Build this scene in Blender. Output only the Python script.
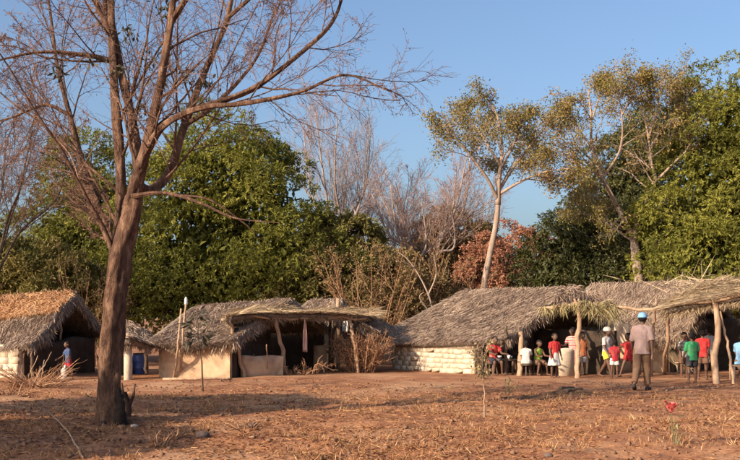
import bpy, math, random
import numpy as np
from mathutils import Vector, Matrix
random.seed(11)
rng = np.random.default_rng(11)
scene = bpy.context.scene
for o in list(bpy.data.objects):
    bpy.data.objects.remove(o)
COL = scene.collection
R = math.radians

# ------------------------------------------------------------------ camera, sky, sun
F, HOR, CAMZ = 1016.0, 318.0, 1.57          # focal length (photo pixels), horizon row, eye height
cam_d = bpy.data.cameras.new('camera')
cam = bpy.data.objects.new('camera', cam_d)
COL.objects.link(cam)
cam_d.sensor_width = 36.0
cam_d.lens = 36.0 * F / 740.0
cam_d.shift_y = 88.0 / 740.0
cam_d.clip_start = 0.1
cam_d.clip_end = 4000
cam.location = (0, 0, CAMZ)
cam.rotation_euler = (R(90), 0, 0)
scene.camera = cam

SUN_EL = R(26)
SHX, SHY = 0.79, 0.61                        # direction shadows fall on the ground
world = bpy.data.worlds.new('World')
scene.world = world
world.use_nodes = True
wn = world.node_tree
wn.nodes.clear()
sky = wn.nodes.new('ShaderNodeTexSky')
sky.sky_type = 'NISHITA'
sky.sun_disc = False
sky.sun_elevation = SUN_EL
sky.sun_rotation = math.atan2(-SHX, -SHY)
sky.altitude = 200
sky.air_density = 1.0
sky.dust_density = 4.4
sky.ozone_density = 3.6
bg = wn.nodes.new('ShaderNodeBackground')
bg.inputs['Strength'].default_value = 0.125
wo = wn.nodes.new('ShaderNodeOutputWorld')
wn.links.new(sky.outputs[0], bg.inputs['Color'])
wn.links.new(bg.outputs[0], wo.inputs['Surface'])

sun_d = bpy.data.lights.new('sun', 'SUN')
sun_d.energy = 4.8
sun_d.angle = R(0.5)
sun_d.color = (1.0, 0.81, 0.61)
sun = bpy.data.objects.new('sun', sun_d)
COL.objects.link(sun)
sun.location = (-20, -20, 30)
sun.rotation_euler = Vector((SHX * math.cos(SUN_EL), SHY * math.cos(SUN_EL), -math.sin(SUN_EL))).to_track_quat('-Z', 'Y').to_euler()

vs = scene.view_settings
vs.view_transform = 'Standard'
vs.look = 'None'
vs.exposure = 0.72
vs.gamma = 1.0
vs.use_curve_mapping = False

# ------------------------------------------------------------------ helpers
def P(px, py, d):
    """point seen at photo pixel px,py at distance d"""
    return np.array([(px - 370.0) / F * d, d, CAMZ - (py - HOR) / F * d])

def GD(py):
    return CAMZ * F / (py - HOR)

def hash2(ix, iy, seed):
    h = (ix.astype(np.int64) * 374761393 + iy.astype(np.int64) * 668265263 + seed * 974711) & 0xffffffff
    h = ((h ^ (h >> 13)) * 1274126177) & 0xffffffff
    h = h ^ (h >> 16)
    return (h & 0xffffff) / float(0xffffff)

def vn(x, y, seed=0):
    x = np.asarray(x, float); y = np.asarray(y, float)
    ix = np.floor(x); iy = np.floor(y)
    fx = x - ix; fy = y - iy
    fx = fx * fx * (3 - 2 * fx); fy = fy * fy * (3 - 2 * fy)
    a = hash2(ix, iy, seed); b = hash2(ix + 1, iy, seed)
    c = hash2(ix, iy + 1, seed); d = hash2(ix + 1, iy + 1, seed)
    return (a * (1 - fx) + b * fx) * (1 - fy) + (c * (1 - fx) + d * fx) * fy

def gz(x, y):
    """height of the ground"""
    x = np.asarray(x, float); y = np.asarray(y, float)
    h = 0.10 * (vn(x * .13, y * .2, 1) - .5) + 0.055 * (vn(x * .5, y * .7, 2) - .5)
    near = np.clip((24.5 - y) / 4.0, 0, 1)
    h = h + near * (0.07 * (vn(x * 1.5, y * 1.9, 3) - .5) + 0.045 * (vn(x * 4.2, y * 4.2, 4) - .5))
    h = h + (1 - near) * 0.02 * (vn(x * 2.2, y * 2.2, 5) - .5)
    return h

def gzf(x, y):
    return float(gz(np.array([x]), np.array([y]))[0])

def G(px, py):
    """ground point at a photo pixel"""
    d = GD(py)
    x = (px - 370.0) / F * d
    return np.array([x, d, gzf(x, d)])

def norm(a):
    return a / (np.linalg.norm(a, axis=-1, keepdims=True) + 1e-9)

def rvec(n):
    return norm(rng.normal(size=(n, 3)))

class MB:
    """collects vertices and faces of ONE mesh"""
    def __init__(s):
        s.v = []; s.f3 = []; s.f4 = []; s.r = []; s.n = 0
    def add(s, v, f3=None, f4=None, rnd=None):
        v = np.asarray(v, float).reshape(-1, 3)
        if f3 is not None and len(f3): s.f3.append(np.asarray(f3, np.int64).reshape(-1, 3) + s.n)
        if f4 is not None and len(f4): s.f4.append(np.asarray(f4, np.int64).reshape(-1, 4) + s.n)
        if rnd is None: rnd = np.full(len(v), 0.5)
        s.r.append(np.broadcast_to(np.asarray(rnd, float), (len(v),)))
        s.v.append(v); s.n += len(v)
        return s
    def mesh(s, name, mats, smooth=False):
        v = np.concatenate(s.v)
        f3 = np.concatenate(s.f3) if s.f3 else np.zeros((0, 3), np.int64)
        f4 = np.concatenate(s.f4) if s.f4 else np.zeros((0, 4), np.int64)
        me = bpy.data.meshes.new(name)
        me.vertices.add(len(v)); me.vertices.foreach_set('co', v.astype(np.float32).ravel())
        nl = len(f3) * 3 + len(f4) * 4
        me.loops.add(nl)
        me.loops.foreach_set('vertex_index', np.concatenate([f3.ravel(), f4.ravel()]).astype(np.int32))
        me.polygons.add(len(f3) + len(f4))
        st = np.concatenate([np.arange(len(f3)) * 3, len(f3) * 3 + np.arange(len(f4)) * 4])
        me.polygons.foreach_set('loop_start', st.astype(np.int32))
        if smooth:
            me.polygons.foreach_set('use_smooth', np.ones(len(st), bool))
        at = me.attributes.new('rnd', 'FLOAT', 'POINT')
        at.data.foreach_set('value', np.concatenate(s.r).astype(np.float32))
        if not isinstance(mats, (list, tuple)): mats = [mats]
        for m in mats: me.materials.append(m)
        me.update(calc_edges=True)
        return me
    def build(s, name, mats, parent=None, smooth=False, kind=None):
        return link(name, s.mesh(name, mats, smooth), parent, kind)

def link(name, me, parent=None, kind=None):
    o = bpy.data.objects.new(name, me)
    COL.objects.link(o)
    if parent is not None: adopt(o, parent)
    if kind: o['kind'] = kind
    return o

def wpos(o):
    p = Vector(o.location)
    if o.parent is not None:
        p = o.matrix_parent_inverse.to_translation() + p + wpos(o.parent)
    return p

def adopt(o, parent):
    o.parent = parent
    # parents are only ever moved, never turned (people are turned in their own mesh)
    o.matrix_parent_inverse = Matrix.Translation(-wpos(parent))

def thing(name, label, cat, loc, group=None):
    o = bpy.data.objects.new(name, None)
    o.empty_display_size = 0.2
    COL.objects.link(o)
    o.location = tuple(float(c) for c in loc)
    return tag(o, label, cat, group)

def tag(o, label, cat, group=None):
    o['label'] = label; o['category'] = cat
    if group: o['group'] = group
    return o

# --- shapes
def frames(t):
    """two side vectors for direction vectors t (...,3)"""
    a = np.where(np.abs(t[..., 2:3]) > .9, np.array([1., 0, 0]), np.array([0, 0, 1.]))
    s = norm(np.cross(t, a)); u = np.cross(s, t)
    return s, u

def tubes(mb, pts, rad, sides=5, rnd=None, cap=True, wob=0.0):
    """pts (N,K,3) rad (N,K)"""
    pts = np.asarray(pts, float); rad = np.asarray(rad, float)
    N, K, _ = pts.shape
    t = np.zeros_like(pts)
    t[:, 1:-1] = pts[:, 2:] - pts[:, :-2]; t[:, 0] = pts[:, 1] - pts[:, 0]; t[:, -1] = pts[:, -1] - pts[:, -2]
    t = norm(t)
    main = norm(pts[:, -1] - pts[:, 0])
    s0, u0 = frames(main)
    s = norm(s0[:, None] - t * np.sum(s0[:, None] * t, -1, keepdims=True))
    u = np.cross(t, s)
    a = np.linspace(0, 2 * math.pi, sides, endpoint=False)
    rr = rad[:, :, None] * np.ones(sides)
    if wob: rr = rr * (1 + wob * (rng.random(rr.shape) - .5) * 2)
    v = pts[:, :, None] + rr[..., None] * (np.cos(a)[None, None, :, None] * s[:, :, None] + np.sin(a)[None, None, :, None] * u[:, :, None])
    idx = np.arange(N * K * sides).reshape(N, K, sides)
    q = np.stack([idx[:, :-1], np.roll(idx, -1, 2)[:, :-1], np.roll(idx, -1, 2)[:, 1:], idx[:, 1:]], -1).reshape(-1, 4)
    if rnd is None: rnd = rng.random(N)
    rn = np.broadcast_to(np.asarray(rnd, float).reshape(-1, 1, 1), (N, K, sides)).ravel()
    f3 = None
    vv = v.reshape(-1, 3)
    if cap:
        base = N * K * sides
        ends = np.concatenate([pts[:, 0], pts[:, -1]])
        vv = np.concatenate([vv, ends]); rn = np.concatenate([rn, np.broadcast_to(np.asarray(rnd, float).reshape(-1), (N,)), np.broadcast_to(np.asarray(rnd, float).reshape(-1), (N,))])
        e0 = base + np.arange(N)[:, None]; e1 = base + N + np.arange(N)[:, None]
        i0 = idx[:, 0]; i1 = idx[:, -1]
        fa = np.stack([np.broadcast_to(e0, i0.shape), np.roll(i0, -1, 1), i0], -1).reshape(-1, 3)
        fb = np.stack([np.broadcast_to(e1, i1.shape), i1, np.roll(i1, -1, 1)], -1).reshape(-1, 3)
        f3 = np.concatenate([fa, fb])
    mb.add(vv, f3, q, rn)

def spline(pts, n):
    """smooth curve through control points (Catmull-Rom), n samples"""
    p = np.asarray(pts, float)
    if len(p) == 2:
        t = np.linspace(0, 1, n)[:, None]
        return p[0] * (1 - t) + p[1] * t
    q = np.vstack([2 * p[0] - p[1], p, 2 * p[-1] - p[-2]])
    seg = np.linspace(0, len(p) - 1 - 1e-6, n)
    i = np.floor(seg).astype(int); f = (seg - i)[:, None]
    a, b, c, d = q[i], q[i + 1], q[i + 2], q[i + 3]
    return .5 * (2 * b + (c - a) * f + (2 * a - 5 * b + 4 * c - d) * f ** 2 + (3 * b - a - 3 * c + d) * f ** 3)

def limb(mb, pts, r0, r1, n=14, sides=10, wob=.08, crook=0.0, flare=0, bump=0):
    c = spline(pts, n)
    if crook:
        L = np.linalg.norm(c[-1] - c[0])
        j = rng.normal(size=c.shape) * crook * L
        j[0] = 0
        c = c + j
    r = np.linspace(r0, r1, n) if not isinstance(r0, (list, tuple)) else np.interp(np.linspace(0, 1, n), np.linspace(0, 1, len(r0)), r0)
    if bump:          # fluted, knotty stem
        t = norm(np.gradient(c, axis=0)); s, u = frames(t)
        s = norm(s[0] - t * (t @ s[0])[:, None]); u = np.cross(t, s)
        if flare: r = r * (1 + flare * np.exp(-np.arange(n) * 22 / n / 1.6))
        A = np.linspace(0, 2 * math.pi, sides, endpoint=False)[None]; H = (np.arange(n) / n * np.linalg.norm(np.diff(c, axis=0), axis=1).sum())[:, None]
        sd = rng.random() * 90
        rr = r[:, None] * (1 + bump * (.5 * np.sin(2 * A + H * 1.1 + sd) + .35 * np.sin(3 * A - H * 1.7 + sd * 2))
             + bump * 1.5 * (vn(np.cos(A) * 1.4 + sd, np.sin(A) * 1.4 + H * 2.2, 7) - .5) + bump * .9 * (vn(A * 3.2 + sd, H * 5, 8) - .5) + bump * .5 * (vn(A * 7 + sd, H * 16, 9) - .5))
        v = c[:, None] + rr[..., None] * (np.cos(A)[..., None] * s[:, None] + np.sin(A)[..., None] * u[:, None])
        i = np.arange(n * sides).reshape(n, sides)
        mb.add(v.reshape(-1, 3), None, np.stack([i[:-1], np.roll(i, -1, 1)[:-1], np.roll(i, -1, 1)[1:], i[1:]], -1).reshape(-1, 4))
        return c, r
    if flare: r = r * (1 + flare * np.exp(-np.arange(n) / 1.3))
    tubes(mb, c[None], r[None], sides, wob=wob, rnd=np.array([rng.random()]))
    return c, r

def leaves(mb, c, d, L, W, rnd=None, fold=.25, up=None):
    """diamond leaves folded at the midrib: base c, direction d"""
    N = len(c)
    d = norm(d)
    s = norm(np.cross(d, rvec(N) if up is None else up))
    n = np.cross(s, d)
    L = np.broadcast_to(L, (N,))[:, None]; W = np.broadcast_to(W, (N,))[:, None]
    mid = c + d * L * .45
    v = np.stack([c, mid + s * W * .5 + n * W * fold, c + d * L, mid - s * W * .5 + n * W * fold], 1)
    i = np.arange(N)[:, None] * 4
    f = np.concatenate([i + np.array([0, 1, 2]), i + np.array([0, 2, 3])])
    if rnd is None: rnd = rng.random(N)
    mb.add(v.reshape(-1, 3), f, None, np.repeat(rnd, 4))

def straws(mb, a, b, w, rnd=None, bend=None):
    """thin blades from a to b"""
    N = len(a)
    d = norm(b - a)
    s = norm(np.cross(d, rvec(N)))
    w = np.broadcast_to(w, (N,))[:, None]
    m = (a + b) / 2 if bend is None else (a + b) / 2 + bend
    v = np.stack([a + s * w * .5, a - s * w * .5, m + s * w * .5, m - s * w * .5, b], 1)
    i = np.arange(N)[:, None] * 5
    f4 = i + np.array([0, 1, 3, 2]); f3 = i + np.array([2, 3, 4])
    if rnd is None: rnd = rng.random(N)
    mb.add(v.reshape(-1, 3), f3, f4, np.repeat(rnd, 5))

def box_mb(mb, c, size, rz=0, bev=0.0, rnd=.5, tilt=None):
    """bevelled box (corners cut back by bev)"""
    hx, hy, hz = [s / 2 for s in size]
    b = bev
    v = []
    if b > 0:
        for z, k in ((-hz, b), (-hz + b, 0), (hz - b, 0), (hz, b)):
            for sx, sy, o in ((-1, -1, 0), (1, -1, 0), (1, 1, 0), (-1, 1, 0)):
                v.append((sx * (hx - k), sy * (hy - k), z))
        n = 4
    else:
        for z in (-hz, hz):
            for sx, sy in ((-1, -1), (1, -1), (1, 1), (-1, 1)):
                v.append((sx * hx, sy * hy, z))
        n = 2
    v = np.array(v)
    f = [(3, 2, 1, 0)]
    for k in range(n - 1):
        for i in range(4):
            j = (i + 1) % 4
            f.append((k * 4 + i, k * 4 + j, k * 4 + 4 + j, k * 4 + 4 + i))
    t = (n - 1) * 4
    f.append((t, t + 1, t + 2, t + 3))
    M = Matrix.Rotation(rz, 3, 'Z')
    if tilt is not None: M = M @ Matrix.Rotation(tilt[0], 3, 'X') @ Matrix.Rotation(tilt[1], 3, 'Y')
    v = v @ np.array(M).T + np.asarray(c)
    mb.add(v, None, f, rnd)

# --- materials
def new_mat(name):
    m = bpy.data.materials.new(name); m.use_nodes = True
    nt = m.node_tree; nt.nodes.clear()
    out = nt.nodes.new('ShaderNodeOutputMaterial')
    return m, nt, out

def ramp_node(nt, stops):
    r = nt.nodes.new('ShaderNodeValToRGB')
    e = r.color_ramp.elements
    while len(e) < len(stops): e.new(.5)
    for k, (p, c) in enumerate(stops):
        e[k].position = p; e[k].color = (c[0], c[1], c[2], 1)
    return r

def noise_node(nt, scale, detail=5, rough=.6, vec=None, dist=0):
    n = nt.nodes.new('ShaderNodeTexNoise')
    n.inputs['Scale'].default_value = scale; n.inputs['Detail'].default_value = detail
    n.inputs['Roughness'].default_value = rough; n.inputs['Distortion'].default_value = dist
    if vec is not None: nt.links.new(vec, n.inputs['Vector'])
    return n

def surf_mat(name, stops, scale=6, rough=.9, bump=.3, bscale=None, stretch=(1, 1, 1), spec=.2, patch=None, detail=6):
    """noise-mottled surface; patch = (colour, scale, low, high) adds irregular stains"""
    m, nt, out = new_mat(name)
    tc = nt.nodes.new('ShaderNodeTexCoord')
    mp = nt.nodes.new('ShaderNodeMapping'); mp.inputs['Scale'].default_value = stretch
    nt.links.new(tc.outputs['Object'], mp.inputs['Vector'])
    n = noise_node(nt, scale, detail, .65, mp.outputs[0])
    r = ramp_node(nt, stops)
    nt.links.new(n.outputs['Fac'], r.inputs[0])
    colour = r.outputs[0]
    if patch:
        n3 = noise_node(nt, patch[1], 4, .6, tc.outputs['Object'], .4)
        mr = nt.nodes.new('ShaderNodeMapRange')
        mr.inputs['From Min'].default_value = patch[2]; mr.inputs['From Max'].default_value = patch[3]
        nt.links.new(n3.outputs['Fac'], mr.inputs['Value'])
        mx = nt.nodes.new('ShaderNodeMix'); mx.data_type = 'RGBA'
        nt.links.new(mr.outputs[0], mx.inputs[0]); nt.links.new(colour, mx.inputs[6])
        mx.inputs[7].default_value = (*patch[0], 1)
        colour = mx.outputs[2]
    b = nt.nodes.new('ShaderNodeBsdfPrincipled')
    b.inputs['Roughness'].default_value = rough
    b.inputs['Specular IOR Level'].default_value = spec
    nt.links.new(colour, b.inputs['Base Color'])
    if bump:
        n2 = noise_node(nt, bscale or scale * 3, 5, .65, mp.outputs[0])
        bp = nt.nodes.new('ShaderNodeBump'); bp.inputs['Strength'].default_value = bump; bp.inputs['Distance'].default_value = .03
        nt.links.new(n2.outputs['Fac'], bp.inputs['Height'])
        nt.links.new(bp.outputs[0], b.inputs['Normal'])
    nt.links.new(b.outputs[0], out.inputs['Surface'])
    return m

def rnd_mat(name, stops, rough=.7, trans=0.0, spec=.3, big=None):
    """colour picked per blade / leaf from the rnd attribute"""
    m, nt, out = new_mat(name)
    a = nt.nodes.new('ShaderNodeAttribute'); a.attribute_name = 'rnd'
    r = ramp_node(nt, stops)
    fac = a.outputs['Fac']
    if big:      # slow drift of the tone over the thing (older and younger growth)
        tc = nt.nodes.new('ShaderNodeTexCoord')
        n = noise_node(nt, big[0], 3, .55, tc.outputs['Object'])
        ma = nt.nodes.new('ShaderNodeMath'); ma.operation = 'MULTIPLY_ADD'
        nt.links.new(n.outputs['Fac'], ma.inputs[0]); ma.inputs[1].default_value = big[1]
        mb_ = nt.nodes.new('ShaderNodeMath'); mb_.operation = 'ADD'
        ma.inputs[2].default_value = -big[1] * .5
        nt.links.new(ma.outputs[0], mb_.inputs[0]); nt.links.new(fac, mb_.inputs[1])
        fac = mb_.outputs[0]
    nt.links.new(fac, r.inputs[0])
    b = nt.nodes.new('ShaderNodeBsdfPrincipled')
    b.inputs['Roughness'].default_value = rough
    b.inputs['Specular IOR Level'].default_value = spec
    nt.links.new(r.outputs[0], b.inputs['Base Color'])
    if trans:
        t = nt.nodes.new('ShaderNodeBsdfTranslucent')
        nt.links.new(r.outputs[0], t.inputs['Color'])
        mx = nt.nodes.new('ShaderNodeMixShader'); mx.inputs[0].default_value = trans
        nt.links.new(b.outputs[0], mx.inputs[1]); nt.links.new(t.outputs[0], mx.inputs[2])
        nt.links.new(mx.outputs[0], out.inputs['Surface'])
    else:
        nt.links.new(b.outputs[0], out.inputs['Surface'])
    return m

M = {}
M['soil'] = surf_mat('red_earth', [(.28, (.11, .046, .023)), (.44, (.24, .102, .05)), (.6, (.37, .175, .085)), (.78, (.48, .275, .145))], 2.2, .95, .9, 14,
                     patch=((.43, .25, .14), .35, .5, .68), detail=10)
M['straw_litter'] = rnd_mat('dry_litter', [(0, (.16, .066, .03)), (.45, (.32, .15, .066)), (.85, (.44, .245, .11)), (1, (.64, .46, .26))], .8, .15)
M['dead_leaf'] = rnd_mat('dead_leaf', [(0, (.1, .04, .02)), (.5, (.24, .1, .045)), (1, (.4, .2, .1))], .8, .15)
M['clod'] = surf_mat('clod', [(.3, (.14, .07, .04)), (.7, (.3, .17, .1))], 9, .95, .5)
M['thatch'] = surf_mat('old_thatch_bed', [(.3, (.09, .07, .055)), (.5, (.2, .155, .12)), (.7, (.31, .25, .19))], 9, .95, .8, 40)
M['thatch_straw'] = rnd_mat('old_thatch_straw', [(0, (.095, .06, .044)), (.4, (.27, .19, .138)), (.75, (.43, .315, .23)), (1, (.57, .44, .32))], .85, .12, big=(1.1, .7))
M['thatch_new'] = rnd_mat('fresh_thatch_straw', [(0, (.12, .065, .042)), (.3, (.3, .155, .08)), (.7, (.5, .27, .125)), (1, (.62, .41, .23))], .8, .15, big=(.9, .8))
M['canopy_straw'] = rnd_mat('pale_canopy_straw', [(0, (.14, .095, .065)), (.35, (.33, .235, .145)), (.75, (.5, .375, .235)), (1, (.64, .52, .35))], .8, .2, big=(1.3, .5))
M['frond'] = rnd_mat('dry_frond', [(0, (.14, .11, .05)), (.5, (.36, .28, .14)), (.85, (.44, .37, .18)), (1, (.4, .4, .16))], .7, .2)
M['mud'] = surf_mat('mud_plaster', [(.3, (.4, .25, .145)), (.5, (.5, .335, .21)), (.75, (.58, .41, .27))], 3.5, .95, .5, 22, patch=((.31, .185, .11), 2.0, .49, .68))
M['mud_shade'] = surf_mat('shade_painted_mud', [(.3, (.035, .025, .018)), (.7, (.085, .06, .042))], 3.5, .95, .5, 22)  # mud colour darkened to carry the shade inside huts and porches
M['mortar'] = surf_mat('mud_mortar', [(.3, (.42, .33, .23)), (.7, (.54, .44, .32))], 8, .95, .5, 40)
M['brick_a'] = surf_mat('pale_mud_brick', [(.3, (.47, .38, .28)), (.7, (.6, .5, .38))], 9, .95, .45, 40)
M['brick_b'] = surf_mat('tan_mud_brick', [(.3, (.46, .34, .23)), (.7, (.6, .47, .34))], 9, .95, .45, 40)
M['brick_c'] = surf_mat('whitewashed_mud_brick', [(.3, (.55, .47, .36)), (.7, (.66, .58, .46))], 9, .95, .45, 40)
M['pole'] = surf_mat('peeled_pole', [(.3, (.27, .16, .09)), (.55, (.42, .28, .18)), (.8, (.52, .38, .26))], 5, .85, .6, 18, stretch=(3, 3, .6))
M['pole_dark'] = surf_mat('weathered_pole', [(.3, (.06, .042, .03)), (.7, (.16, .11, .08))], 6, .9, .6, 20, stretch=(3, 3, .6))
M['bark'] = surf_mat('red_brown_bark', [(.3, (.035, .018, .012)), (.44, (.095, .05, .032)), (.56, (.18, .1, .062)), (.72, (.32, .2, .13))], 4.2, .9, 1.3, 14,
                     stretch=(2.6, 2.6, .8), patch=((.085, .046, .032), 1.7, .5, .66))
M['charred'] = surf_mat('charred_hollow', [(.3, (.012, .009, .008)), (.7, (.05, .034, .026))], 7, .95, .8, 20)
M['bark_pale'] = surf_mat('pale_bark', [(.3, (.21, .145, .105)), (.6, (.36, .265, .2)), (.8, (.47, .36, .28))], 3, .85, .4, 12, stretch=(2, 2, .8))
M['bark_dark'] = surf_mat('dark_bark', [(.3, (.05, .035, .025)), (.7, (.14, .1, .07))], 4, .9, .7, 14, stretch=(3, 3, .7))
M['bark_grey'] = surf_mat('grey_bark', [(.3, (.2, .155, .13)), (.7, (.38, .31, .27))], 4, .9, .4, 14)
M['twig_red'] = rnd_mat('reddish_twigs', [(0, (.08, .042, .03)), (.5, (.16, .085, .058)), (1, (.27, .155, .105))], .85)
M['twig_grey'] = rnd_mat('grey_twigs', [(0, (.19, .14, .13)), (.5, (.28, .21, .19)), (1, (.4, .31, .28))], .85)
M['twig_pink'] = rnd_mat('pinkish_twigs', [(0, (.19, .115, .1)), (.5, (.29, .185, .155)), (1, (.4, .28, .235))], .85)
M['twig_brush'] = rnd_mat('dry_brush', [(0, (.14, .068, .036)), (.5, (.34, .17, .088)), (1, (.5, .3, .17))], .85)
M['leaf_mango'] = rnd_mat('mango_leaf', [(0, (.055, .058, .011)), (.35, (.15, .15, .026)), (.7, (.25, .24, .042)), (1, (.36, .32, .07))], .6, .36, .2, big=(.45, .5))
M['leaf_mango_deep'] = rnd_mat('deep_mango_leaf', [(0, (.055, .056, .012)), (.4, (.14, .138, .027)), (.8, (.23, .22, .043)), (1, (.33, .29, .068))], .6, .36, .2, big=(.45, .5))
M['leaf_dark'] = rnd_mat('dark_leaf', [(0, (.03, .034, .01)), (.5, (.07, .074, .02)), (1, (.13, .122, .034))], .5, .2, .35, big=(.4, .5))
M['leaf_olive'] = rnd_mat('olive_leaf', [(0, (.07, .066, .018)), (.5, (.17, .145, .038)), (1, (.29, .215, .065))], .6, .25, big=(.5, .6))
M['leaf_brown'] = rnd_mat('brown_green_leaf', [(0, (.1, .072, .03)), (.5, (.21, .145, .058)), (1, (.33, .205, .085))], .6, .25, big=(.5, .7))
M['leaf_red'] = rnd_mat('red_brown_leaf', [(0, (.22, .105, .07)), (.5, (.38, .17, .1)), (1, (.48, .24, .14))], .6, .25, big=(.5, .6))
M['leaf_autumn'] = rnd_mat('turning_leaf', [(0, (.12, .12, .03)), (.35, (.2, .175, .045)), (.7, (.3, .205, .065)), (1, (.4, .225, .08))], .6, .3, big=(.5, .9))
M['leaf_rust'] = rnd_mat('rusty_leaflets', [(0, (.12, .06, .04)), (.5, (.24, .125, .08)), (1, (.36, .21, .14))], .7, .25)
M['leaf_sap'] = rnd_mat('dry_sapling_leaf', [(0, (.14, .1, .04)), (.5, (.3, .22, .1)), (1, (.46, .36, .2))], .6, .25)
M['leaf_sap_dark'] = rnd_mat('dark_sapling_leaf', [(0, (.03, .03, .018)), (1, (.09, .075, .04))], .6, .2)
# ------------------------------------------------------------------ the ground
def axis(a, b, step, lo, hi):
    c = list(np.arange(a, b, step))
    s, p = step, b
    while p < hi: c.append(p); s *= 1.28; p += s
    s, p = step, a - step
    while p > lo: c.insert(0, p); s *= 1.28; p -= s
    return np.array(c)
gx = axis(-13, 14, .16, -900, 900); gy = axis(8, 33, .14, -300, 1500)
X, Y = np.meshgrid(gx, gy)
Z = gz(X, Y)
i = np.arange(X.size).reshape(X.shape)
ground = MB().add(np.stack([X, Y, Z], -1).reshape(-1, 3), None,
                  np.stack([i[:-1, :-1], i[:-1, 1:], i[1:, 1:], i[1:, :-1]], -1).reshape(-1, 4)).build('ground', M['soil'], smooth=True, kind='structure')
ground['label'] = 'bare reddish brown earth of the village clearing'

def frustum_pts(n, d0, d1, pw=1.0, margin=.42):
    """random ground spots in front of the camera, denser near"""
    d = d0 + (d1 - d0) * rng.random(n) ** pw
    x = (rng.random(n) * 2 - 1) * (margin * d + .8)
    return x, d

# straw and dry grass lying on the earth
mb = MB()
x, y = frustum_pts(68000, 9, 24, 1.6)
k = vn(x * .45, y * .8, 21) * .6 + vn(x * 1.7, y * 2.2, 22) * .4
keep = rng.random(len(x)) < np.clip((k - .28) * 2.6, .05, 1) * np.clip((24.5 - y) / 4, .12, 1)
x, y = x[keep], y[keep]
n = len(x)
ang = rng.random(n) * 2 * math.pi
L = .05 + .16 * rng.random(n) ** 2
a = np.stack([x, y, gz(x, y) + .006], -1)
x2 = x + np.cos(ang) * L; y2 = y + np.sin(ang) * L
b = np.stack([x2, y2, gz(x2, y2) + .008 + .05 * rng.random(n) ** 3], -1)
straws(mb, a, b, .004 + .006 * rng.random(n), rng.random(n) * .75 + .25 * k[keep])
mb.build('dry_grass_litter', M['straw_litter'], kind='stuff')['label'] = 'dry straw and cut grass scattered over the earth'

# short dead grass still standing in patches
mb = MB()
x, y = frustum_pts(2600, 9, 21, 1.3)
k = vn(x * .5, y * .7, 31)
keep = k > .5
x, y = x[keep], y[keep]
m = 14
cx = np.repeat(x, m) + rng.normal(size=len(x) * m) * .05; cy = np.repeat(y, m) + rng.normal(size=len(x) * m) * .05
n = len(cx)
a = np.stack([cx, cy, gz(cx, cy) - .01], -1)
h = (.03 + .09 * rng.random(n) ** 2)
b = a + np.stack([rng.normal(size=n) * .05, rng.normal(size=n) * .05, h], -1)
straws(mb, a, b, .007, rng.random(n))
mb.build('dry_grass_tufts', M['straw_litter'], kind='stuff')['label'] = 'short dead grass tufts standing in the clearing'

# fallen leaves
mb = MB()
x, y = frustum_pts(26000, 9, 25, 1.4)
k = vn(x * .7, y * 1.1, 41)
near_tree = np.exp(-((x + 3.7) ** 2 + (y - 15) ** 2) / 6)
keep = rng.random(len(x)) < np.clip((k - .35) * 1.6, .05, 1) + near_tree
x, y = x[keep], y[keep]; n = len(x)
d = rvec(n); d[:, 2] = np.abs(d[:, 2]) * .25
leaves(mb, np.stack([x, y, gz(x, y) + .006], -1), d, .03 + .05 * rng.random(n), .02 + .03 * rng.random(n), up=np.tile([0, 0, 1.], (n, 1)) + rvec(n) * .4)
mb.build('fallen_leaves', M['dead_leaf'], kind='stuff')['label'] = 'small brown fallen leaves on the earth'

# clods and pebbles
mb = MB()
x, y = frustum_pts(2600, 9.5, 25, 1.2)
for xx, yy in zip(x, y):
    s = .012 + .04 * random.random() ** 3
    v = np.array([(1, 0, 0), (0, 1, 0), (-1, 0, 0), (0, -1, 0), (0, 0, .75), (.6, .6, .3), (-.6, .55, .35), (0, 0, -.5)], float) * s * (1 + .5 * (rng.random((8, 1)) - .5))
    v = v + np.array([xx, yy, gzf(xx, yy) + s * .15])
    mb.add(v, [(0, 5, 4), (5, 1, 4), (1, 6, 4), (6, 2, 4), (2, 3, 4), (3, 0, 4), (1, 5, 0), (2, 6, 1), (0, 3, 7), (3, 2, 7), (2, 1, 7), (1, 0, 7)], None, random.random())
mb.build('earth_clods', M['clod'], kind='stuff')['label'] = 'small clods and pebbles on the earth'

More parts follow.
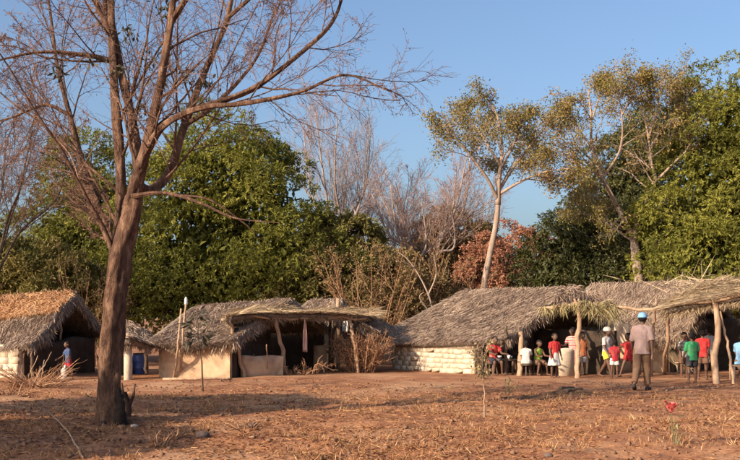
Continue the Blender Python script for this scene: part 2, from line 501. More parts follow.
# ------------------------------------------------------------------ tree makers
def children(pp, pr, n, t0, t1, ang, lr, up, K, curl=.12, rf=.6, tip=.25, flat=0.0, droop=0.0, rmin=.003):
    """side branches of branches pp (N,K0,3), radii pr; n per parent"""
    N, K0, _ = pp.shape
    t = (t0 + (t1 - t0) * (np.arange(n)[None] + rng.random((N, n))) / n)
    f = t * (K0 - 1); i0 = np.minimum(f.astype(int), K0 - 2); w = (f - i0)[..., None]
    r = np.arange(N)[:, None]
    base = pp[r, i0] * (1 - w) + pp[r, i0 + 1] * w
    rad = pr[r, i0] * (1 - w[..., 0]) + pr[r, i0 + 1] * w[..., 0]
    tan = norm(pp[r, i0 + 1] - pp[r, i0])
    plen = np.sum(np.linalg.norm(np.diff(pp, axis=1), axis=-1), 1)[:, None]
    side = norm(np.cross(tan, rng.normal(size=tan.shape)))
    a = np.radians(ang[0] + (ang[1] - ang[0]) * rng.random((N, n)))[..., None]
    d = tan * np.cos(a) + side * np.sin(a)
    d[..., 2] += up
    if flat: d[..., 2] *= (1 - flat)
    d = norm(d).reshape(-1, 3)
    L = (plen * (lr[0] + (lr[1] - lr[0]) * rng.random((N, n))) * (1.05 - .55 * t)).reshape(-1)
    base = base.reshape(-1, 3); rad = rad.reshape(-1)
    M_ = len(base)
    pts = np.zeros((M_, K, 3)); pts[:, 0] = base
    st = (L / (K - 1))[:, None]
    for k in range(1, K):
        d = norm(d + rng.normal(size=d.shape) * curl + np.array([0, 0, up * .25 - droop * k / K]))
        pts[:, k] = pts[:, k - 1] + d * st
    r0 = np.maximum(rad * rf, rmin)
    rr = r0[:, None] * np.linspace(1, tip, K)[None]
    return pts, np.maximum(rr, rmin * .7)

def resample(c, r, K):
    t = np.linspace(0, len(c) - 1, K); i0 = np.minimum(t.astype(int), len(c) - 2); w = t - i0
    return c[i0] * (1 - w[:, None]) + c[i0 + 1] * w[:, None], r[i0] * (1 - w) + r[i0 + 1] * w

def bare_tree(root, limbs, levels, bark, twig, leafspec=None, trunk_sides=12, K=14, bump=0):
    """limbs: list of (points, r0, r1); the first ones form the trunk; levels: dicts for children()"""
    tb = MB(); cs = []; rs = []
    for (pts, r0, r1, *fl) in limbs:
        c, r = limb(tb, pts, r0, r1, 64 if bump else 22, trunk_sides, .07, flare=fl[0] if fl else 0, bump=bump)
        c, r = resample(c, r, K); cs.append(c); rs.append(r)
    tb.build('trunk', bark, root, smooth=True)
    cb = MB(); wb = MB()
    pp, pr = np.array(cs), np.array(rs)
    if 'skip' in levels[0]:
        s = levels[0].pop('skip'); pp, pr = pp[s:], pr[s:]
    last = None
    for q, lv in enumerate(levels):
        pp, pr = children(pp, pr, **lv)
        tubes(cb if q == 0 else wb, pp, pr, (7, 5, 3, 3, 3)[q], cap=False)
        last = (pp, pr)
    cb.build('branches', bark, root, smooth=True, kind='stuff')
    wb.build('twigs', twig, root, kind='stuff')
    if leafspec:
        lb = MB()
        n, L, W, spread, mat, frac = leafspec
        ends = last[0][rng.random(len(last[0])) < frac]
        t = rng.random((len(ends), n)); f = (.3 + .7 * t) * (ends.shape[1] - 1)
        i0 = np.minimum(f.astype(int), ends.shape[1] - 2); w = (f - i0)[..., None]
        r = np.arange(len(ends))[:, None]
        c = (ends[r, i0] * (1 - w) + ends[r, i0 + 1] * w).reshape(-1, 3) + rng.normal(size=(len(ends) * n, 3)) * spread
        d = rvec(len(c)); d[:, 2] -= .25
        rn = np.clip(np.repeat(rng.random(len(ends)), n) * .6 + rng.random(len(c)) * .4, 0, 1)
        leaves(lb, c, d, L * (.6 + .8 * rng.random(len(c))), W * (.6 + .8 * rng.random(len(c))), rn)
        lb.build('foliage', mat, root, kind='stuff')

def leafy_tree(root, lobes, mat, dens=1.0, leaf=(.155, .05), clump=.8, trunk=None, bark=None, gap=.3, droop=.5, base_xy=None, whorl=8, fill=True):
    """dense crown: leaf whorls on many clumps spread over lobes (cx,cy,cz,rx,ry,rz)"""
    lb = MB()
    LO = np.array(lobes, float)
    cc = []; cr = []; cn = []
    for j, (cx, cy, cz, rx, ry, rz) in enumerate(LO):
        area = 4 * math.pi * ((rx * ry) ** 1.6 / 3 + (rx * rz) ** 1.6 / 3 + (ry * rz) ** 1.6 / 3) ** (1 / 1.6)
        n = int(area / (clump ** 2) * 1.25)
        d = rvec(n)
        p = LO[j, :3] + d * LO[j, 3:] * (.74 + .36 * rng.random((n, 1)))
        ok = np.ones(n, bool)
        for q in range(len(LO)):
            if q != j: ok &= np.sum(((p - LO[q, :3]) / LO[q, 3:]) ** 2, 1) > .72
        ok &= (rng.random(n) > gap) & (p[:, 2] > .25) & ((d[:, 2] > -.55) | (p[:, 2] > 1.0))
        cc.append(p[ok]); cn.append(norm(d[ok] / LO[j, 3:])); cr.append(clump * (.45 + .75 * rng.random(ok.sum())))
    cc = np.concatenate(cc); cn = np.concatenate(cn); cr = np.concatenate(cr)
    nw = np.maximum((dens * 47 * (cr / clump) ** 2).astype(int), 4)
    idx = np.repeat(np.arange(len(cc)), nw)
    d = norm(rvec(len(idx)) + cn[idx] * .55 + np.array([0, 0, .35]))
    wc = cc[idx] + d * (cr[idx] * (.55 + .5 * rng.random(len(idx)) ** .6))[:, None] * np.array([1, 1, .8])
    tone = rng.random(len(cc))[idx] * .45 + rng.random(len(idx)) * .25
    m = whorl
    wi = np.repeat(np.arange(len(wc)), m)
    ld = norm(rvec(len(wi)) * .95 + d[wi] * .55 - np.array([0, 0, droop]))
    pos = wc[wi] + rng.normal(size=(len(wi), 3)) * .03
    leaves(lb, pos, ld, leaf[0] * (.6 + .7 * rng.random(len(wi))), leaf[1] * (.7 + .6 * rng.random(len(wi))), np.clip(tone[wi] + .3 * rng.random(len(wi)), 0, 1))
    if fill:     # inner foliage
        for j in range(len(LO)):
            n = int(300 * LO[j, 3] * LO[j, 5])
            p = LO[j, :3] + rvec(n) * LO[j, 3:] * (.35 + .35 * rng.random((n, 1)))
            p = p[p[:, 2] > .4]
            leaves(lb, p, rvec(len(p)) - np.array([0, 0, .5]), .34, .16, rng.random(len(p)) * .5)
    lb.build('crown', mat, root, kind='stuff')
    tb = MB()
    if trunk is None:
        bx, by = base_xy if base_xy else (LO[:, 0].mean(), LO[:, 1].mean())
        b = np.array([bx, by, gzf(bx, by) - .1])
        top = np.array([LO[:, 0].mean(), LO[:, 1].mean(), LO[:, 2].max()])
        fork = b * .6 + top * .4; fork[2] = min(1.8, top[2] * .45)
        sc = max(.06, .035 * top[2])
        limb(tb, [b, (b + fork) / 2 + rng.normal(size=3) * .08, fork], sc * 1.4, sc, 10, 9, .1, flare=.4)
        for j in range(len(LO)):
            t = LO[j, :3]
            limb(tb, [fork, (fork + t) / 2 + np.array([0, 0, .2]) + rng.normal(size=3) * .15, t], sc * .7, sc * .2, 9, 6)
            for _ in range(4):
                e = t + rvec(1)[0] * LO[j, 3:] * .85
                limb(tb, [(fork + t) / 2, (t + e) / 2, e], sc * .3, sc * .08, 6, 5)
    tb.build('trunk', bark or M['bark_dark'], root, smooth=True)

def lob(px, py, rx, ry, d, depth=None):
    p = P(px, py, d); s = d / F
    return (p[0], p[1], p[2], rx * s, (depth or rx * .85) * s, ry * s)
def gbase(x, y): return (x, y, gzf(x, y))

# ------------------------------------------------------------------ the tall bare tree in front
TD = 14.9
def T(px, py, dd=0.0): return P(px, py, TD + dd)
t = thing('bare_tree', 'tall leafless tree with twisted red-brown trunk in the left foreground', 'tree', gbase(*T(108, 425)[:2]))
b0 = T(109, 425); b0[2] = gzf(b0[0], b0[1]) - .12
lb = [
    ([b0, T(110, 385, .02), T(112, 335, .02), T(115, 290, 0), T(124, 245, .05), T(132, 215, .05), T(134, 196, .05)], [.165, .152, .17, .16, .135, .12, .115], 0, .4),                 # main trunk
    ([T(132, 196, -.05), T(165, 193, -.4), T(200, 203, -.7), T(235, 218, -.9), T(280, 223, -1.0)], .03, .005),
    ([T(180, 195, -.5), T(210, 200, -.6), T(245, 224, -.5), T(262, 240, -.4)], .016, .004),
    ([T(112, 315, .12), T(113, 268, .2), T(119, 225, .25), T(121, 170, .3), T(115, 95, .45), T(111, 20, .7), T(112, -60, .9)], .085, .045),  # left stem, upright
    ([T(131, 205, .05), T(138, 175, 0), T(146, 150, -.1), T(158, 95, -.2), T(170, 25, -.3), T(180, -70, -.4)], .095, .04),
    ([T(140, 170, .05), T(134, 130, .3), T(122, 75, .6), T(110, 18, .9), T(92, -50, 1.1)], .08, .04),
    ([T(136, 185, .1), T(152, 190, .5), T(170, 170, .9), T(185, 125, 1.2), T(205, 72, 1.5), T(228, 15, 1.7), T(240, -60, 1.9)], .072, .035),
    ([T(146, 152, -.1), T(165, 125, -.4), T(200, 108, -.8), T(245, 103, -1.0), T(300, 92, -1.1), T(345, 75, -1.2), T(392, 92, -1.3)], .05, .008),
    ([T(200, 108, -.8), T(250, 90, -.6), T(290, 62, -.4), T(330, 25, -.2), T(345, -10, 0)], .05, .014),
    ([T(119, 62, .6), T(85, 55, .5), T(40, 52, .5), T(-10, 62, .4)], .042, .012),
    ([T(113, 35, .82), T(98, 8, 1.0), T(78, -40, 1.2)], .05, .02),
    ([T(86, 178, 1.0), T(78, 150, 1.2), T(70, 115, 1.4), T(58, 70, 1.6), T(50, 10, 1.9), T(40, -60, 2.1)], .058, .012),
    ([T(118, 258, .2), T(104, 225, .6), T(86, 178, 1.0)], .07, .06),
    ([T(70, 115, 1.4), T(45, 105, 1.5), T(10, 118, 1.6), T(-30, 128, 1.7)], .03, .01),
    ([T(185, 125, 1.2), T(215, 105, 1.3), T(255, 60, 1.5), T(275, 10, 1.7)], .04, .012),
    ([T(172, 20, -.3), T(200, -20, -.4), T(240, -60, -.6)], .05, .02),
    ([T(225, 20, 1.7), T(260, -10, 1.6), T(300, -40, 1.6)], .04, .015),
]
bare_tree(t, lb, [
    dict(skip=3, n=9, t0=.2, t1=.98, ang=(28, 60), lr=(.35, .75), up=.08, K=10, curl=.1, rf=.36, rmin=.008),
    dict(n=8, t0=.12, t1=1, ang=(22, 60), lr=(.3, .6), up=.03, K=8, curl=.13, rf=.5, rmin=.0048),
    dict(n=9, t0=.1, t1=1, ang=(22, 65), lr=(.35, .75), up=0, K=4, curl=.14, rf=.6, rmin=.003, droop=.05),
], M['bark'], M['twig_red'], (2, .04, .014, .02, M['leaf_rust'], .55), trunk_sides=30, bump=.23)
# hollow and burnt flank at the foot
mb = MB()
c0 = T(122, 413, -.02); 
n = 11; a = np.linspace(-1, 1, n)
limb(mb, [T(119, 424, -.12), T(121, 405, -.16), T(118, 388, -.14)], .1, .03, 12, 10, .25)
mb.build('burnt_hollow', M['charred'], t, smooth=True)
mb = MB()
for k in range(6):
    an = k * 1.05 + .3
    e = np.array([b0[0] + math.cos(an) * (.26 + .16 * random.random()), b0[1] + math.sin(an) * .32, 0]); e[2] = gzf(e[0], e[1]) - .03
    limb(mb, [b0 + np.array([math.cos(an) * .1, math.sin(an) * .1, .3]), (b0 + e) / 2 + np.array([0, 0, .14]), e], .09, .02, 9, 8, .15)
mb.build('root', M['bark'], t, smooth=True)
mb = MB()      # a few withered leaf bunches high in the fork
for px, py in ((150, 60), (140, 108), (185, 75), (160, 82), (128, 30), (205, 80), (118, 70), (172, 12), (165, 5), (95, 58), (60, 72)):
    c = T(px, py, .1) + rng.normal(size=(22, 3)) * .07
    d = rvec(22); d[:, 2] -= .8
    leaves(mb, c, d, .11, .045)
mb.build('withered_leaves', M['leaf_sap_dark'], t, kind='stuff')

# a second bare tree, at the left edge farther back, and one beyond the left edge whose shade falls into the picture
def auto_bare(label, px, d, top_py, lean, nst, spread, levels, bark, twig, leafspec=None, name='bare_tree', r=.13, xy=None, tw=None):
    base = np.array([*(xy if xy else P(px, 0, d)[:2]), 0.]); base[2] = gzf(base[0], base[1]) - .1
    H = P(px, top_py, d)[2]
    t = thing(name, label, 'tree', (base[0], base[1], base[2] + .1))
    fork = base + np.array([lean * .3, 0, H * .28])
    limbs = [([base, (base + fork) / 2 + np.array([.05, 0, 0]), fork], r, r * .75, .35)]
    for k in range(nst):
        an = 2 * math.pi * (k + .5 * random.random()) / nst
        o = np.array([math.cos(an) * spread + lean, math.sin(an) * spread * .8, H * (.72 + .28 * random.random())])
        limbs.append(([fork, fork + (o - [0, 0, fork[2]]) * .35 + rng.normal(size=3) * .15 + [0, 0, .1], base + o * [.75, .75, .72] + rng.normal(size=3) * .2, base + o], r * .6, r * .14))
    bare_tree(t, limbs, levels, bark, twig, leafspec, 9)
    return t
LV_FINE = lambda: [dict(n=9, t0=.2, t1=1, ang=(18, 48), lr=(.3, .6), up=.18, K=8, curl=.12, rf=.45, rmin=.011),
                   dict(n=8, t0=.12, t1=1, ang=(18, 55), lr=(.35, .65), up=.1, K=5, curl=.15, rf=.5, rmin=.008),
                   dict(n=7, t0=.1, t1=1, ang=(18, 55), lr=(.4, .75), up=.06, K=3, curl=.12, rf=.6, rmin=.0055)]
auto_bare('leafless reddish twiggy tree rising behind the thatched hut at the left edge', -12, 31, 85, .1, 8, 2.3, LV_FINE(), M['bark_dark'], M['twig_red'], (3, .06, .03, .03, M['leaf_rust'], .5), r=.075)
auto_bare('tall slender grey leafless tree between the left green trees and the sky gap', 338, 46, 100, 0, 7, 1.6, LV_FINE(), M['bark_grey'], M['twig_grey'], r=.14)
auto_bare('thin grey leafless tree behind the dry brush, left of the pinkish one', 372, 48, 165, .3, 7, 1.7, LV_FINE(), M['bark_grey'], M['twig_grey'], r=.08)
auto_bare('broad pinkish leafless tree left of the pale slanting trunk', 428, 43, 148, -.3, 10, 2.1, LV_FINE(), M['bark_grey'], M['twig_pink'], (2, .05, .025, .03, M['leaf_rust'], .3), r=.15)
auto_bare('grey leafless tree top showing just left of the orange-leaved crown', 462, 47, 170, .2, 7, 1.3, LV_FINE(), M['bark_grey'], M['twig_grey'], r=.1)
# shade trees standing beside the clearing, left of the picture
def shade_tree(label, x, y, H, r):
    t = thing('shade_tree', label, 'tree', gbase(x, y), 'shade trees left of the clearing')
    leafy_tree(t, [(x, y, H, r, r, r * .4), (x + r * .8, y - .6, H - .3, r * .8, r * .6, r * .3), (x - r * .7, y + .5, H - .2, r * .8, r * .6, r * .3)], M['leaf_olive'], .8, (.26, .12), .6, gap=.2, fill=True, base_xy=(x, y))
shade_tree('spreading leafy tree left of the clearing, its shade reaching the bare trunk', -11.6, 8.6, 3.9, 1.5)
shade_tree('taller spreading leafy tree farther left of the clearing, its shade lying behind the trunk', -12.5, 11.8, 5.6, 1.5)

# ------------------------------------------------------------------ green trees behind the huts
def green(name, label, lobes, mat, **kw):
    b = kw.pop('base', None)
    x, y = (lobes[0][0], lobes[0][1]) if b is None else b
    t = thing(name, label, 'tree', gbase(x, y))
    leafy_tree(t, lobes, mat, base_xy=(x, y), **kw)
    return t
green('mango_tree', 'large dense green mango tree with rounded crown behind the tan mud hut',
      [lob(222, 178, 58, 62, 38.5), lob(255, 212, 62, 62, 38), lob(182, 225, 55, 60, 37.5), lob(215, 268, 68, 50, 37), lob(285, 262, 48, 52, 37), lob(165, 285, 55, 45, 36.5)], M['leaf_mango'])
green('mango_tree', 'green mango tree seen through and left of the forked bare trunk',
      [lob(88, 200, 42, 55, 40), lob(60, 248, 46, 48, 39), lob(112, 258, 48, 50, 38.5), lob(80, 290, 62, 40, 38)], M['leaf_mango_deep'])
green('leafy_tree', 'lower yellow-green leafy tree on the right flank of the large mango',
      [lob(338, 262, 40, 44, 38), lob(360, 288, 38, 36, 37), lob(318, 290, 34, 34, 36.5)], M['leaf_olive'], dens=.8, leaf=(.2, .06), clump=.5, gap=.2)
green('mango_tree', 'tall dense green mango tree filling the right edge',
      [lob(748, 130, 62, 66, 38), lob(718, 168, 50, 56, 37.5), lob(690, 222, 46, 52, 37), lob(745, 225, 60, 62, 36.5), lob(672, 268, 38, 34, 37), lob(715, 275, 55, 40, 36), lob(790, 190, 60, 80, 38)], M['leaf_mango'])
green('evergreen_tree', 'dark green tree behind the pale-limbed tree',
      [lob(628, 185, 40, 48, 45), lob(655, 150, 34, 40, 46), lob(600, 235, 42, 45, 44), lob(650, 240, 40, 50, 44)], M['leaf_dark'], gap=.2)
green('evergreen_tree', 'low dark green tree between the red-brown bush and the pale-limbed tree',
      [lob(572, 250, 34, 34, 42), lob(548, 272, 28, 26, 41), lob(600, 275, 34, 28, 41)], M['leaf_dark'], gap=.15)
green('brown_tree', 'rounded brown-green tree left of the pale slanting trunk',
      [lob(448, 245, 34, 34, 45), lob(470, 262, 30, 34, 45.5), lob(432, 275, 30, 30, 44)], M['leaf_brown'], dens=.7, leaf=(.16, .06), clump=.5, gap=.25)
green('red_bush', 'red-brown leaved bush behind the pale slanting trunk',
      [lob(505, 258, 32, 30, 42), lob(530, 265, 26, 28, 42.5), lob(485, 270, 24, 24, 41.5)], M['leaf_red'], dens=.42, leaf=(.12, .05), clump=.42, gap=.3, fill=False)
green('olive_bush', 'olive-brown bush behind the orange thatch at the left edge',
      [lob(25, 272, 40, 30, 35), lob(-20, 270, 36, 34, 35.5), lob(62, 285, 34, 26, 34.5)], M['leaf_olive'], dens=.7, leaf=(.15, .05), clump=.45, gap=.2)
green('olive_bush', 'dry olive bush behind the small roof, beside the brush',
      [lob(392, 285, 34, 30, 36), lob(420, 295, 26, 22, 35.5)], M['leaf_brown'], dens=.45, leaf=(.13, .05), clump=.4, gap=.35, fill=False)

# --- the slanting pale trunk with an orange-green crown
D5 = 37
t = thing('pale_trunk_tree', 'slender tree with pale slanting trunk and sparse orange-green crown', 'tree', gbase(*P(481, 0, D5)[:2]))
def Q(px, py, dd=0): return P(px, py, D5 + dd)
b = Q(480, 361); b[2] = gzf(b[0], b[1]) - .1
LVS = lambda: [dict(n=9, t0=.3, t1=1, ang=(25, 65), lr=(.3, .62), up=.1, K=7, curl=.15, rf=.5, rmin=.012, flat=.3),
               dict(n=6, t0=.2, t1=1, ang=(25, 70), lr=(.35, .7), up=.03, K=5, curl=.18, rf=.55, rmin=.009, flat=.25),
               dict(n=4, t0=.2, t1=1, ang=(25, 70), lr=(.4, .8), up=0, K=4, curl=.2, rf=.6, rmin=.006)]
bare_tree(t, [([b, Q(484, 290), Q(489, 258), Q(496, 225), Q(498, 203)], .13, .09, .12),
              ([Q(498, 205), Q(499, 180), Q(502, 150, .3), Q(498, 118, .5), Q(490, 102, .6)], .1, .02),
              ([Q(498, 200), Q(488, 180, -.3), Q(474, 160, -.5), Q(458, 140, -.6), Q(448, 128, -.7)], .07, .015),
              ([Q(499, 190), Q(515, 165, .4), Q(535, 140, .6), Q(552, 118, .8)], .07, .015),
              ([Q(498, 195, .1), Q(520, 182, -.6), Q(545, 172, -1.0), Q(572, 168, -1.3)], .06, .014),
              ([Q(500, 165, .1), Q(485, 140, .8), Q(470, 118, 1.2), Q(462, 108, 1.4)], .05, .012),
              ([Q(500, 170, .2), Q(516, 140, -.7), Q(525, 112, -1.1)], .05, .012),
              ([Q(497, 195, 0), Q(505, 178, 1.0), Q(520, 150, 1.9)], .05, .012)],
          [dict(skip=1, **LVS()[0])] + LVS()[1:], M['bark_pale'], M['twig_grey'], (14, .09, .046, .12, M['leaf_autumn'], .9))
# --- the pale many-limbed tree
D6 = 38
t = thing('pale_trunk_tree', 'tall white-limbed spreading tree with thin brown-green crown left of the right-edge mango', 'tree', gbase(*P(640, 0, D6)[:2]))
def Q(px, py, dd=0): return P(px, py, D6 + dd)
b = Q(643, 360); b[2] = gzf(b[0], b[1]) - .1
bare_tree(t, [([b, Q(641, 300), Q(636, 258), Q(634, 236)], .22, .15, .3),
              ([Q(634, 238), Q(618, 208), Q(603, 178, .2), Q(592, 150, .3), Q(591, 115, .4), Q(588, 88, .5)], .11, .02),
              ([Q(634, 240), Q(640, 212, -.2), Q(655, 182, -.4), Q(652, 165, -.5), Q(648, 135, -.6), Q(640, 95, -.6)], .10, .02),
              ([Q(652, 185, -.4), Q(672, 165, -.6), Q(690, 145, -.8), Q(698, 118, -.9)], .06, .015),
              ([Q(632, 232, .1), Q(612, 222, -.4), Q(592, 216, -.8), Q(575, 212, -1)], .05, .012),
              ([Q(634, 242), Q(615, 228, .6), Q(598, 205, 1.0), Q(588, 190, 1.3)], .05, .012),
              ([Q(603, 178, .2), Q(620, 150, -.6), Q(622, 115, -1), Q(615, 85, -1.2)], .06, .014),
              ([Q(594, 150, .3), Q(576, 125, .8), Q(566, 105, 1.1)], .05, .012),
              ([Q(650, 150, -.5), Q(665, 120, .2), Q(672, 90, .6), Q(668, 78, .9)], .055, .012),
              ([Q(592, 120, .4), Q(600, 95, .2), Q(606, 80, 0)], .035, .01),
              ([Q(648, 140, -.6), Q(658, 105, -1), Q(656, 78, -1.2)], .04, .01),
              ([Q(690, 145, -.8), Q(700, 110, -.4), Q(690, 88, 0)], .04, .01),
              ([Q(622, 115, -1), Q(632, 95, -1.2), Q(640, 76, -1.4)], .04, .01),
              ([Q(618, 208), Q(598, 175, -1), Q(572, 158, -1.5), Q(558, 150, -1.8)], .05, .012)],
          [dict(skip=1, **LVS()[0])] + LVS()[1:], M['bark_pale'], M['twig_grey'], (10, .095, .045, .12, M['leaf_autumn'], .9))

# --- dry brush and pale dead limbs behind the huts
def brush(name, label, px, py_top, d, spread, nst, twig, leaf=None, r=.02):
    base = P(px, 0, d); base[2] = gzf(base[0], base[1])
    t = thing(name, label, 'shrub', base)
    mb = MB(); H = P(px, py_top, d)[2]
    c = []; rr = []
    for k in range(nst):
        an = 2 * math.pi * random.random(); s = spread * math.sqrt(random.random())
        o = np.array([math.cos(an) * s, math.sin(an) * s * .6, 0])
        e = base + o * 1.5 + [0, 0, H * (.6 + .45 * random.random())]
        c.append(spline([base + o * .55 - [0, 0, .05], base + o * .9 + [0, 0, H * .4] + rng.normal(size=3) * .12, e], 8)); rr.append(np.linspace(r, r * .3, 8))
    pp, pr = np.array(c), np.array(rr)
    tubes(mb, pp, pr, 5, cap=False)
    mb.build('stems', twig, t)
    mb = MB()
    for lv in (dict(n=7, t0=.15, t1=1, ang=(20, 60), lr=(.2, .5), up=.1, K=5, curl=.2, rf=.6, rmin=.006), dict(n=5, t0=.1, t1=1, ang=(20, 70), lr=(.3, .6), up=.05, K=3, curl=.15, rf=.6, rmin=.005)):
        pp, pr = children(pp, pr, **lv); tubes(mb, pp, pr, 3, cap=False)
    mb.build('twigs', twig, t, kind='stuff')
    if leaf:
        lb = MB(); n = len(pp) * 3
        c = pp[rng.integers(0, len(pp), n), rng.integers(1, pp.shape[1], n)] + rng.normal(size=(n, 3)) * .03
        leaves(lb, c, rvec(n) - [0, 0, .3], .1, .045)
        lb.build('foliage', leaf, t, kind='stuff')
    return t
brush('dry_shrub', 'tangle of brown dry shrubs behind the sagging canopy', 372, 252, 34.5, 1.2, 20, M['twig_brush'], M['leaf_brown'])
brush('dry_shrub', 'tall straggly dry shrub beside the pale dead limbs', 412, 246, 35.5, 1.0, 16, M['twig_brush'], M['leaf_brown'])
brush('dry_shrub', 'grey-brown dry shrub behind the ridge of the brick hut', 452, 262, 36.5, .9, 18, M['twig_brush'], M['leaf_brown'])
brush('dry_shrub', 'dry shrub low behind the orange thatch, by the bare trunk', 90, 262, 33.5, 1.2, 16, M['twig_brush'], M['leaf_olive'])
t = thing('dead_tree', 'dead pale tree with broken slanting limbs behind the brick hut', 'tree', gbase(*P(432, 0, 34)[:2]))
mb = MB(); b = P(432, 360, 34); b[2] = gzf(b[0], b[1]) - .1
limb(mb, [b, P(432, 310, 34), P(424, 285, 34), P(410, 262, 34.2), P(398, 252, 34.3)], .04, .01)
limb(mb, [P(428, 296, 34), P(436, 275, 33.9), P(434, 255, 33.8)], .03, .01)
limb(mb, [P(432, 315, 34), P(420, 298, 33.7), P(424, 292, 33.6)], .03, .01)
limb(mb, [P(414, 268, 34.1), P(404, 262, 33.9), P(396, 262, 33.8)], .018, .006)
mb.build('trunk', M['bark_pale'], t, smooth=True)

# --- the wood farther off, one mass
mb = MB()
n = 22000
x = (rng.random(n) * 2 - 1) * 60; y = 56 + rng.random(n) * 12
h = 3.2 + 3.2 * vn(x * .22, y * .1, 51) + 1.2 * vn(x * .9, y * .3, 52)
z = h * rng.random(n) ** .75
leaves(mb, np.stack([x, y, z], -1), rvec(n) - [0, 0, .4], .5, .24, np.clip(vn(x * .3, y * .3, 53) + .3 * (rng.random(n) - .5), 0, 1))
mb.build('distant_wood', M['leaf_brown'], kind='stuff')['label'] = 'brown-green belt of scrub and trees far behind the village'
# ------------------------------------------------------------------ huts: builders
def poly(pts, u):
    p = np.asarray(pts, float)
    if len(p) == 1: return np.repeat(p, len(u), 0)
    s = np.concatenate([[0], np.cumsum(np.linalg.norm(np.diff(p, axis=0), axis=1))]); s /= max(s[-1], 1e-6)
    return np.stack([np.interp(u, s, p[:, k]) for k in range(3)], -1)

